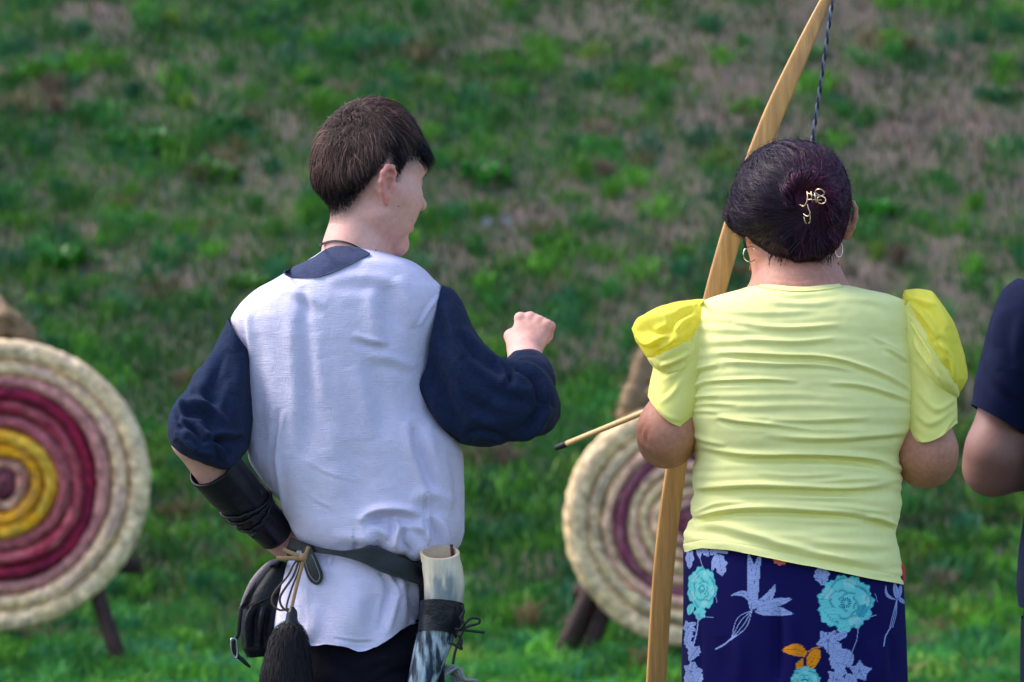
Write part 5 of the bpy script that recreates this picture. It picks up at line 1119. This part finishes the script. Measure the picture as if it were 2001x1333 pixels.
def stroke(c, p, pl, w, col):
    pl = spline(pl, 24)
    for a, b in zip(pl[:-1], pl[1:]):
        d, u = pdline(p, a, b); c[d < w / 2] = col
def rose(c, p, cx, cy, rx, ry, seed, k=9):
    x = (p[:, 0] - cx) / rx; y = (p[:, 1] - cy) / ry; r = np.hypot(x, y); th = np.arctan2(y, x)
    edge = 1 + .05 * np.sin(th * k + seed) + .03 * np.sin(th * (k * 2 + 3) + seed * 2); m = r < edge
    if not m.any(): return
    xx, yy, rr, tt = x[m], y[m], r[m], th[m]
    ring = np.zeros(len(rr))
    for i, (ox, oy, R_) in enumerate(((0, 0, .80), (.12, -.08, .62), (-.05, .05, .45), (.06, -.02, .26))):
        d = np.hypot(xx - ox, yy - oy) - R_ * (1 + .10 * np.sin(np.arctan2(yy - oy, xx - ox) * (4 + i) + seed + i * 2)); ring = np.maximum(ring, np.exp(-(np.clip(d, 0, 1) / .07) ** 2) * (d > 0) * (np.sin(tt * 3 + i * 1.9 + seed) > -.55))
    ray = .5 + .5 * np.sin(tt * 46 + 6 * rr + seed); ray = ray * np.clip(rr - .15, 0, 1) * 1.0
    col = TQ1 * (1 - .7 * ray[:, None]) + TQ2 * .7 * ray[:, None]; col = col * (1 - ring[:, None] * .9) + TQ2 * .55 * ring[:, None] * .9
    pale = np.exp(-((rr - .72) / .16) ** 2) * (np.sin(tt * 5 + seed) > .1); col = col * (1 - .35 * pale[:, None]) + np.array([.55, .78, .76]) * .35 * pale[:, None]
    ctr = (rr < .20) & (np.sin(tt * 14) > -.2); col[ctr] = TQD; col[rr < .07] = TQ1; col[(edge[m] - rr) < .035] = TQ2; c[m] = col
def floret(c, p, cx, cy, r, seed):
    for i in range(5):
        a = seed + i * 1.257; leaf(c, p, (cx, cy), (cx + r * math.cos(a), cy + r * math.sin(a)), r * .62, LAV, LAVD, 14)
    d = np.hypot(p[:, 0] - cx, p[:, 1] - cy); c[d < r * .14] = LAVD
def bells(c, p, pts, r):
    for i, (x, y) in enumerate(pts):
        a = i * 2.1
        leaf(c, p, (x - r * math.cos(a), y - r * .9), (x + r * math.cos(a) * .4, y + r * 1.1), r * 1.5, LAV, LAVD, 22)
def sprig(c, p, ox, oy):
    """long-leaved lavender sprig tied at (ox, oy)"""
    leaf(c, p, (ox + 2, oy), (ox - 4, oy - 112), 20, LAV, LAVD, 0, .05); leaf(c, p, (ox + 8, oy), (ox + 20, oy - 112), 19, LAV, LAVD, 0, -.05)
    leaf(c, p, (ox + 4, oy - 10), (ox - 38, oy - 28), 12, LAV, LAVD, 0, .30); leaf(c, p, (ox + 9, oy - 8), (ox + 50, oy - 50), 17, LAV, LAVD, 0, .12); leaf(c, p, (ox + 10, oy - 4), (ox + 82, oy - 22), 18, LAV, LAVD); leaf(c, p, (ox + 10, oy + 3), (ox + 84, oy + 8), 20, LAV, LAVD, 0, -.05)
    for d_ in (-9, -3, 3, 8): stroke(c, p, [(ox + 4, oy), (ox - 16 + d_, oy + 26 + d_), (ox - 36, oy + 58)], 1.5, LAV)
    stroke(c, p, [(ox - 36, oy + 56), (ox - 52, oy + 68), (ox - 66, oy + 76)], 3.2, LAV)
def paint(p, wrap_shift=0.):
    c = np.tile(NAVY, (len(p), 1))
    # left column of lavender blooms
    leaf(c, p, (1348, 1072), (1347, 1112), 16, LAV, LAVD, 16); leaf(c, p, (1364, 1062), (1368, 1092), 11, LAV, LAVD); stroke(c, p, [(1368, 1090), (1371, 1100), (1374, 1108)], 1.2, LAV)
    bells(c, p, [(1382, 1078), (1392, 1076)], 9); stroke(c, p, [(1398, 1082), (1402, 1078), (1420, 1080)], 6, LAV)
    leaf(c, p, (1402, 1082), (1392, 1116), 12, LAV, LAVD); leaf(c, p, (1405, 1084), (1412, 1126), 24, LAV, LAVD, 18)
    rose(c, p, 1372, 1150, 29, 42, 1.0, 7); leaf(c, p, (1372, 1188), (1362, 1212), 24, TQ1, TQ2, 14); leaf(c, p, (1352, 1180), (1345, 1202), 14, TQ1, TQ2)
    stroke(c, p, [(1364, 1208), (1378, 1206), (1396, 1206)], 1.3, LAVD * 1.6); stroke(c, p, [(1396, 1158), (1400, 1168), (1402, 1178)], 1.2, LAVD * 1.6)
    stroke(c, p, [(1364, 1200), (1360, 1230), (1352, 1300), (1356, 1340)], 1.8, LAV); floret(c, p, 1346, 1226, 15, .5); leaf(c, p, (1346, 1222), (1360, 1218), 9, LAV, LAVD); bells(c, p, [(1350, 1256), (1354, 1274), (1344, 1243)], 12); leaf(c, p, (1350, 1292), (1363, 1262), 12, LAV, LAVD); floret(c, p, 1352, 1312, 20, 1.2); bells(c, p, [(1350, 1330), (1362, 1326)], 12)
    # sprig in the middle
    sprig(c, p, 1466, 1192)
    for i in range(7):
        a = 3.3 + i * .95; x, y = 1525 + 9 * math.cos(a), 1094 + 6 * math.sin(a); c[np.hypot(p[:, 0] - x, p[:, 1] - y) < 5] = COR
    # big rose right and the stem under it
    leaf(c, p, (1608, 1106), (1606, 1144), 26, LAV, LAVD, 20); leaf(c, p, (1600, 1112), (1596, 1136), 14, LAV, LAVD, 12)
    rose(c, p, 1653, 1178, 54, 53, 2.2, 11); leaf(c, p, (1632, 1215), (1606, 1190), 34, TQ1, TQ2, 14); leaf(c, p, (1660, 1222), (1636, 1232), 26, TQ1, TQ2, 12); leaf(c, p, (1678, 1206), (1692, 1180), 20, TQ2, TQD, 12)
    stroke(c, p, [(1712, 1202), (1694, 1208), (1680, 1218)], 1.4, LAV); stroke(c, p, [(1678, 1212), (1674, 1250), (1664, 1276), (1658, 1300)], 1.5, LAV); stroke(c, p, [(1710, 1160), (1713, 1168), (1714, 1176)], 1.2, LAVD * 1.6)
    floret(c, p, 1618, 1252, 24, .3); leaf(c, p, (1632, 1248), (1656, 1236), 16, LAV, LAVD, 10); bells(c, p, [(1640, 1270), (1648, 1284), (1630, 1285), (1644, 1300)], 17); leaf(c, p, (1656, 1304), (1666, 1276), 14, LAV, LAVD); stroke(c, p, [(1644, 1300), (1654, 1318), (1650, 1345)], 2, LAV); floret(c, p, 1680, 1312, 22, 1.0); floret(c, p, 1634, 1328, 22, .2); bells(c, p, [(1668, 1330), (1652, 1338)], 14)
    # orange leaves
    leaf(c, p, (1576, 1277), (1528, 1271), 24, ORG, ORG * .45, 0, .10); leaf(c, p, (1599, 1268), (1582, 1312), 24, ORG, ORG * .45, 0, .05); leaf(c, p, (1567, 1290), (1556, 1312), 14, ORG, ORG * .45); stroke(c, p, [(1603, 1264), (1590, 1267), (1576, 1276), (1564, 1294)], 1.8, ORG)
    rose(c, p, 1574, 1332, 28, 30, 3.1, 9)
    # right edge sprig
    leaf(c, p, (1754, 1170), (1749, 1138), 10, LAV, LAVD); leaf(c, p, (1756, 1170), (1762, 1142), 9, LAV, LAVD); leaf(c, p, (1752, 1172), (1732, 1142), 6, LAV, LAVD, 0, -.25); leaf(c, p, (1757, 1168), (1769, 1180), 8, LAV, LAVD)
    for d_ in (-3, 0, 3): stroke(c, p, [(1754, 1170), (1749 + d_, 1200), (1742 + d_, 1226)], 1.3, LAV)
    stroke(c, p, [(1741, 1226), (1730, 1244), (1725, 1262)], 2.4, LAV)
    return c
def paint_more(c, p, m, seed):
    """the same print carried on where this photograph does not look"""
    rs = np.random.default_rng(seed); q = p[m]; k = np.tile(NAVY, (len(q), 1)); lo, hi = q.min(0), q.max(0)
    for i in range(int((hi[0] - lo[0]) * (hi[1] - lo[1]) / 15000) + 1):
        x, y = rs.uniform(lo, hi); z = i % 4
        if z == 0: rose(k, q, x, y, rs.uniform(28, 50), rs.uniform(30, 48), x)
        elif z == 1: sprig(k, q, x, y)
        elif z == 2: floret(k, q, x, y, 24, x); bells(k, q, [(x + 20, y + 22), (x + 28, y + 44)], 15)
        else: leaf(k, q, (x, y), (x - 46, y - 6), 24, ORG, ORG * .45, 0, .1); leaf(k, q, (x + 20, y - 8), (x + 4, y + 36), 22, ORG, ORG * .45)
    c[m] = k
ST = [(1340, 1062, 1758, 1100, D, .112), (1335, 1078, 1764, 1140, D, .119), (1334, 1130, 1766, 1170, D, .123), (1333, 1200, 1768, 1206, D, .125), (1331, 1270, 1771, 1270, D, .126), (1331, 1345, 1773, 1345, D, .126)]
v, q, t = eloft(ST, 210, 700, 2.5); px0 = topx(v); nm = outward(v, q)
c = paint(px0); mb = v[:, 1] > D + .03; paint_more(c, px0, mb, 5)
FT = [([(1524, 1180), (1526, 1250), (1524, 1330)], 5, -4, -.4), ([(1440, 1240), (1446, 1290), (1448, 1340)], 14, 3), ([(1362, 1200), (1366, 1270), (1366, 1340)], 9, -3), ([(1700, 1250), (1706, 1300), (1704, 1340)], 12, 3), ([(1740, 1240), (1744, 1290), (1742, 1340)], 9, -3), ([(1540, 1200), (1548, 1260), (1556, 1330)], 14, 2.5)]
v = v + nm * (1.5 * creases(v, nm, FT) + .0040 * fbm(v * [14, 10, 3.5], 3))[:, None]
A = Acc(); A.add(v, q, None, c)
# the wide legs below
for sx, h_, k_, a_ in ((0, whl, wkl, wal), (1, whr, wkr, war)):
    xa, xb = (1331, 1548) if sx == 0 else (1524, 1773)
    st = [(xa, 1345, xb, 1345, D, .124), (xa + 4, 1450, xb - 6 + 2 * sx, 1450, D, .118), (xa + 2, 1700, xb - 8, 1700, D + .01, .105), (xa - 4, 2050, xb - 4, 2050, D, .105), (xa - 8, 2290, xb + 2, 2290, D, .108)]
    v, q, t = eloft(st, 190, 220, 2.3); px0 = topx(v); nm = outward(v, q); cc = np.tile(NAVY, (len(v), 1)); pm = px0 + np.array([v[:, 1] > D]).T * [0, 0]
    paint_more(cc, px0, v[:, 1] <= D, 21 + sx); paint_more(cc, px0, v[:, 1] > D, 31 + sx)
    v = v + nm * (.006 * np.sin(px0[:, 0] / 16 + 4 * vnoise(v * [2, 2, 1])) * np.clip((px0[:, 1] - 1345) / 200, 0, 1))[:, None]; A.add(v, q, None, cc)
A.build("trousers", MAT['print'], woman)
for a_ in (wal, war):
    v, q = sdf_auto(shoe_prims(a_, 0, .92), .006); mk("shoe", v, q, None, MAT['shoe'], woman)
bag = thing("red_bag", tuple(P(1742, 1150, D + .15)), "red bag in front of the woman's right hip, only its edge showing", "bag")
v, q, t = eloft([(1700, 1096, 1760, 1096, D + .14, .012), (1694, 1104, 1766, 1104, D + .14, .022), (1690, 1125, 1769, 1125, D + .14, .028), (1692, 1140, 1767, 1140, D + .14, .026), (1700, 1150, 1758, 1150, D + .14, .012)], 30, 60, 2.6, (True, True)); mk("bag_body", v, q, t, MAT['red'], bag)
v, q, t = pxtube([(1705, 1098), (1700, 1075), (1690, 1060)], D + .135, .003, 8, 16, flat=.4); mk("bag_strap", v, q, t, MAT['red'], bag)

# ---- bow, string, arrow
bow = thing("longbow", tuple(P(1332, 2010, D + .30)), "honey coloured wooden longbow held upright by the woman, tip above the frame", "bow")
YB = D + .33
cl = [(1632, -34), (1612, 2), (1558, 120), (1505, 240), (1452, 385), (1400, 563), (1362, 720), (1323, 905), (1298, 1100), (1282, 1333), (1270, 1550), (1276, 1760), (1302, 1930), (1338, 2040)]
w_ = [9, 20, 34, 40, 41, 41, 34, 40, 41, 39, 37, 30, 20, 9]; yy = [.02, .015, .0, -.005, -.01, -.015, -.02, -.015, -.01, -.005, .0, .005, .015, .02]
c = spline(np.column_stack([cl, w_, yy]), 220); tg = np.gradient(c[:, :2], axis=0); tg /= np.linalg.norm(tg, axis=1, keepdims=True); nn2 = np.stack([-tg[:, 1], tg[:, 0]], 1)
m = 20; th = np.linspace(0, 2 * np.pi, m, endpoint=False); cs, sn = np.cos(th), np.sin(th); cs = np.sign(cs) * np.abs(cs) ** .28; sn = np.sign(sn) * np.abs(sn) ** .5; V = []
for i in range(len(c)):
    Yc = YB + c[i, 3]; C_ = P(c[i, 0], c[i, 1], Yc); u = np.array([nn2[i, 0], 0, -nn2[i, 1]]) * c[i, 2] / 2 * K * Yc; hd = .0075 + .006 * math.exp(-((c[i, 1] - 715) / 60) ** 2)
    V.append(C_ + u * cs[:, None] + np.array([0, hd, 0]) * sn[:, None])
V = np.vstack(V); mk("stave", V, gridq(len(c), m), None, MAT['wood_bow'], bow)
i0, i1 = 104, 122; ct = c[[i for i in range(len(c)) if 650 < c[i, 1] < 790]]; 
v, q, t = pxtube([(a[0], a[1]) for a in ct], YB - .018, .019, 20); mk("grip_wrap", v, q, t, MAT['cord_black'], bow)
A1, A2 = Acc(), Acc(); pa, pb = P(1629, -14, YB + .0), P(1336, 2026, YB + .0); nk_ = P(1512, 700, YB - .01); n = 900
for ph, acc in ((0, A1), (math.pi, A2)):
    f = np.linspace(0, 1, n); L0 = np.linalg.norm(pb - pa); s_ = f * L0; cen = pa + (pb - pa) * f[:, None]; a = s_ / .026 * 2 * np.pi + ph
    acc.add(*tube(cen + np.stack([np.cos(a), np.sin(a), 0 * a], 1) * .0017, .0018, 6))
A1.build("string_strand", MAT['string_navy'], bow); A2.build("string_strand", MAT['string_grey'], bow)
arrow = thing("arrow", tuple(P(1090, 875, D + .62)), "pale wooden arrow with a blackened end pointing down left from the woman's elbow", "arrow")
a0, a1 = P(1086, 876, D + .62), P(1530, 694, D + .20); dirn = (a1 - a0) / np.linalg.norm(a1 - a0)
v, q, t = tube(np.linspace(a0 + dirn * .028, a1, 12), .0047, 12); mk("shaft", v, q, t, MAT['wood_arrow'], arrow)
v, q, t = tube([a0, a0 + dirn * .004, a0 + dirn * .016, a0 + dirn * .030], [.0038, .0050, .0051, .0051], 12); mk("tip", v, q, t, MAT['cord_black'], arrow)
for k in range(3):
    u = np.cross(dirn, [0, 0, 1.]); u /= np.linalg.norm(u); w2 = np.cross(u, dirn); dd2 = math.cos(k * 2.09) * u + math.sin(k * 2.09) * w2; e0 = a1 - dirn * .10; e1 = a1 - dirn * .02; th_ = np.cross(dirn, dd2) * .0004
    f_ = np.array([e0, e0 + dirn * .02 + dd2 * .015, e1 + dd2 * .015, e1]); mk("fletching", np.vstack([f_ - th_, f_ + th_]), [[0, 1, 2, 3], [7, 6, 5, 4], [0, 4, 5, 1], [1, 5, 6, 2], [2, 6, 7, 3], [3, 7, 4, 0]], None, MAT['cord_grey'], arrow, smooth=False)

# ------------------------------------------------------------ the man at the right edge
E3 = 7.0
man = thing("person", (P(2175, 0, E3)[0], E3, 0), "man in a dark navy t-shirt with folded arms, cut off by the right edge", "person")
Rm = Rz(math.radians(-6)) @ Rx(math.radians(-6)); Om = P(2180, 365, E3 + .02)
hm, Tm = head_prims(Om, Rm, 1.02, rx=.072, ry=.086)
mp_ = list(hm) + [
    cone(P(2180, 420, E3), P(2180, 520, E3), .056, .06, .03), cone(P(2060, 640, E3), P(2300, 640, E3), .05, .05, .03), cone(P(2180, 620, E3), P(2175, 1000, E3), .10, .095, .06), cone(P(2175, 1000, E3), P(2175, 1180, E3), .095, .10, .05),
    cone(P(2015, 640, E3), P(1945, 880, E3 - .02), .052, .045, .03), cone(P(1945, 880, E3 - .02), P(1938, 912, E3), .047, .045, .02), cone(P(1940, 915, E3 + .0), P(2190, 905, E3 + .15), .044, .028, .02),
    cone(P(2350, 640, E3), P(2420, 890, E3 - .02), .052, .046, .03), cone(P(2420, 895, E3), P(2170, 860, E3 + .17), .046, .028, .02)]
mp_ += hand_prims(P(2190, 905, E3 + .15), (.95, .2, .2), (0, .9, .3), 1, .35, 1.0)
mp_ += hand_prims(P(2170, 860, E3 + .17), (-.95, .1, .1), (0, .9, .3), 1, .35, 1.0)
mp_ += [cone(P(2110, 858, E3 + .16), P(1995, 868, E3 + .10), .02, .014, .02), ell(P(1998, 862, E3 + .06), (.016, .02, .013), k=.01)]
mhl, mhr = np.array([P(2110, 0, E3)[0], E3, .86]), np.array([P(2245, 0, E3)[0], E3, .86]); mkl, mkr = mhl + [-.03, .02, -.38], mhr + [.03, .02, -.38]; mal, mar = np.array([mkl[0] - .01, E3 - .01, .08]), np.array([mkr[0] + .01, E3 - .01, .08])
for h_, k_, a_ in ((mhl, mkl, mal), (mhr, mkr, mar)):
    mp_ += [cone(h_, k_, .085, .055, .03), cone(k_, a_, .052, .036, .03), cone(a_ - [0, 0, .02], a_ + [0, .13, -.045], .03, .022, .02)]
bv, bq = sdf_mesh(mp_, axis_grid(.70, 1.30, .005, []), axis_grid(6.78, 7.40, .005, []), axis_grid(-.01, 1.78, .009, [(1.05, 1.78, .005)]))
bc = np.tile(np.array([.25, .125, .105]), (len(bv), 1)) * (1 + .12 * fbm(bv * 30, 3)[:, None] * np.array([.7, 1, 1.1]))
mk("body", bv, bq, None, MAT['skin_man'], man, colors=bc); face_details(man, Tm, Rm, 1.02, (.02, .014, .012), 'hair_woman')
dr, sq = sphere_grid(60, 100); cM = Om + Rm @ np.array([0, 0, .02]); r0 = ray_surface(hm[:14], cM, dr @ Rm.T); pv = cM + (dr @ Rm.T) * r0[:, None]; L = (pv - Om) @ Rm; h = L[:, 2] - hairline_boy(L)
tk = np.interp(h, [-.02, 0, .02, .06], [-.006, .001, .008, .011]) + .002 * fbm(L * 200, 2) * (h > 0); mk("hair", cM + (dr @ Rm.T) * (r0 + tk)[:, None], sq[:, ::-1], None, MAT['hair_man'], man)
SM = [(500, 2130, 2230, .062), (512, 2090, 2275, .08), (535, 2035, 2330, .10), (565, 2000, 2365, .11), (620, 1990, 2380, .12), (700, 2006, 2366, .125), (800, 2012, 2352, .12), (900, 2010, 2345, .118), (1000, 2003, 2345, .122), (1080, 1993, 2350, .128), (1150, 1989, 2352, .132), (1186, 1992, 2350, .133)]
v, q, t = eloft([(b, a, c_, a, E3, hd) for a, b, c_, hd in SM], 160, 200, 2.4); nm = outward(v, q); v = v + nm * (.004 * fbm(v * [9, 9, 12], 3))[:, None]
mk("tshirt", np.vstack([v, v - nm * .003]), np.vstack([q, q[:, ::-1] + len(v)]), None, MAT['navy_tee'], man)
SL = [(1990, 544, 2090, 600, E3, .07), (1962, 566, 2060, 680, E3, .082), (1938, 620, 2030, 730, E3 - .004, .084), (1920, 690, 2014, 780, E3 - .008, .08), (1904, 750, 2006, 820, E3 - .01, .076), (1897, 790, 2004, 852, E3 - .012, .072)]
v, q, t = eloft(SL, 120, 140, 2.2); nm = outward(v, q); v = v + nm * (creases(v, nm, [([(1960, 600), (1945, 640), (1950, 680)], 10, 4), ([(1930, 690), (1950, 740), (1990, 780)], 10, 4), ([(1985, 600), (1970, 660), (1980, 720)], 12, -4)]) + .003 * fbm(v * 16, 3))[:, None]
mk("sleeve", np.vstack([v, v - nm * .003]), np.vstack([q, q[:, ::-1] + len(v)]), None, MAT['navy_tee'], man)
SR = [(2290, 600, 2375, 548, E3, .07), (2330, 700, 2412, 600, E3, .082), (2345, 780, 2445, 700, E3 - .006, .08), (2352, 850, 2462, 790, E3 - .012, .072)]
v, q, t = eloft(SR, 80, 100, 2.2); nm = outward(v, q); v = v + nm * (.003 * fbm(v * 16, 3))[:, None]; mk("sleeve", np.vstack([v, v - nm * .003]), np.vstack([q, q[:, ::-1] + len(v)]), None, MAT['navy_tee'], man)
A = trousers(man, [(2004, 1150, 2340, 1150, E3, .118), (1999, 1250, 2346, 1250, E3, .122), (1998, 1340, 2348, 1340, E3, .12), (2002, 1390, 2342, 1390, E3, .112)], mhl, mhr, mkl, mkr, mal, mar, MAT['denim']); A.build("trousers", MAT['denim'], man)
for a_ in (mal, mar):
    v, q = sdf_auto(shoe_prims(a_, 0, 1.05), .007); mk("shoe", v, q, None, MAT['shoe'], man)
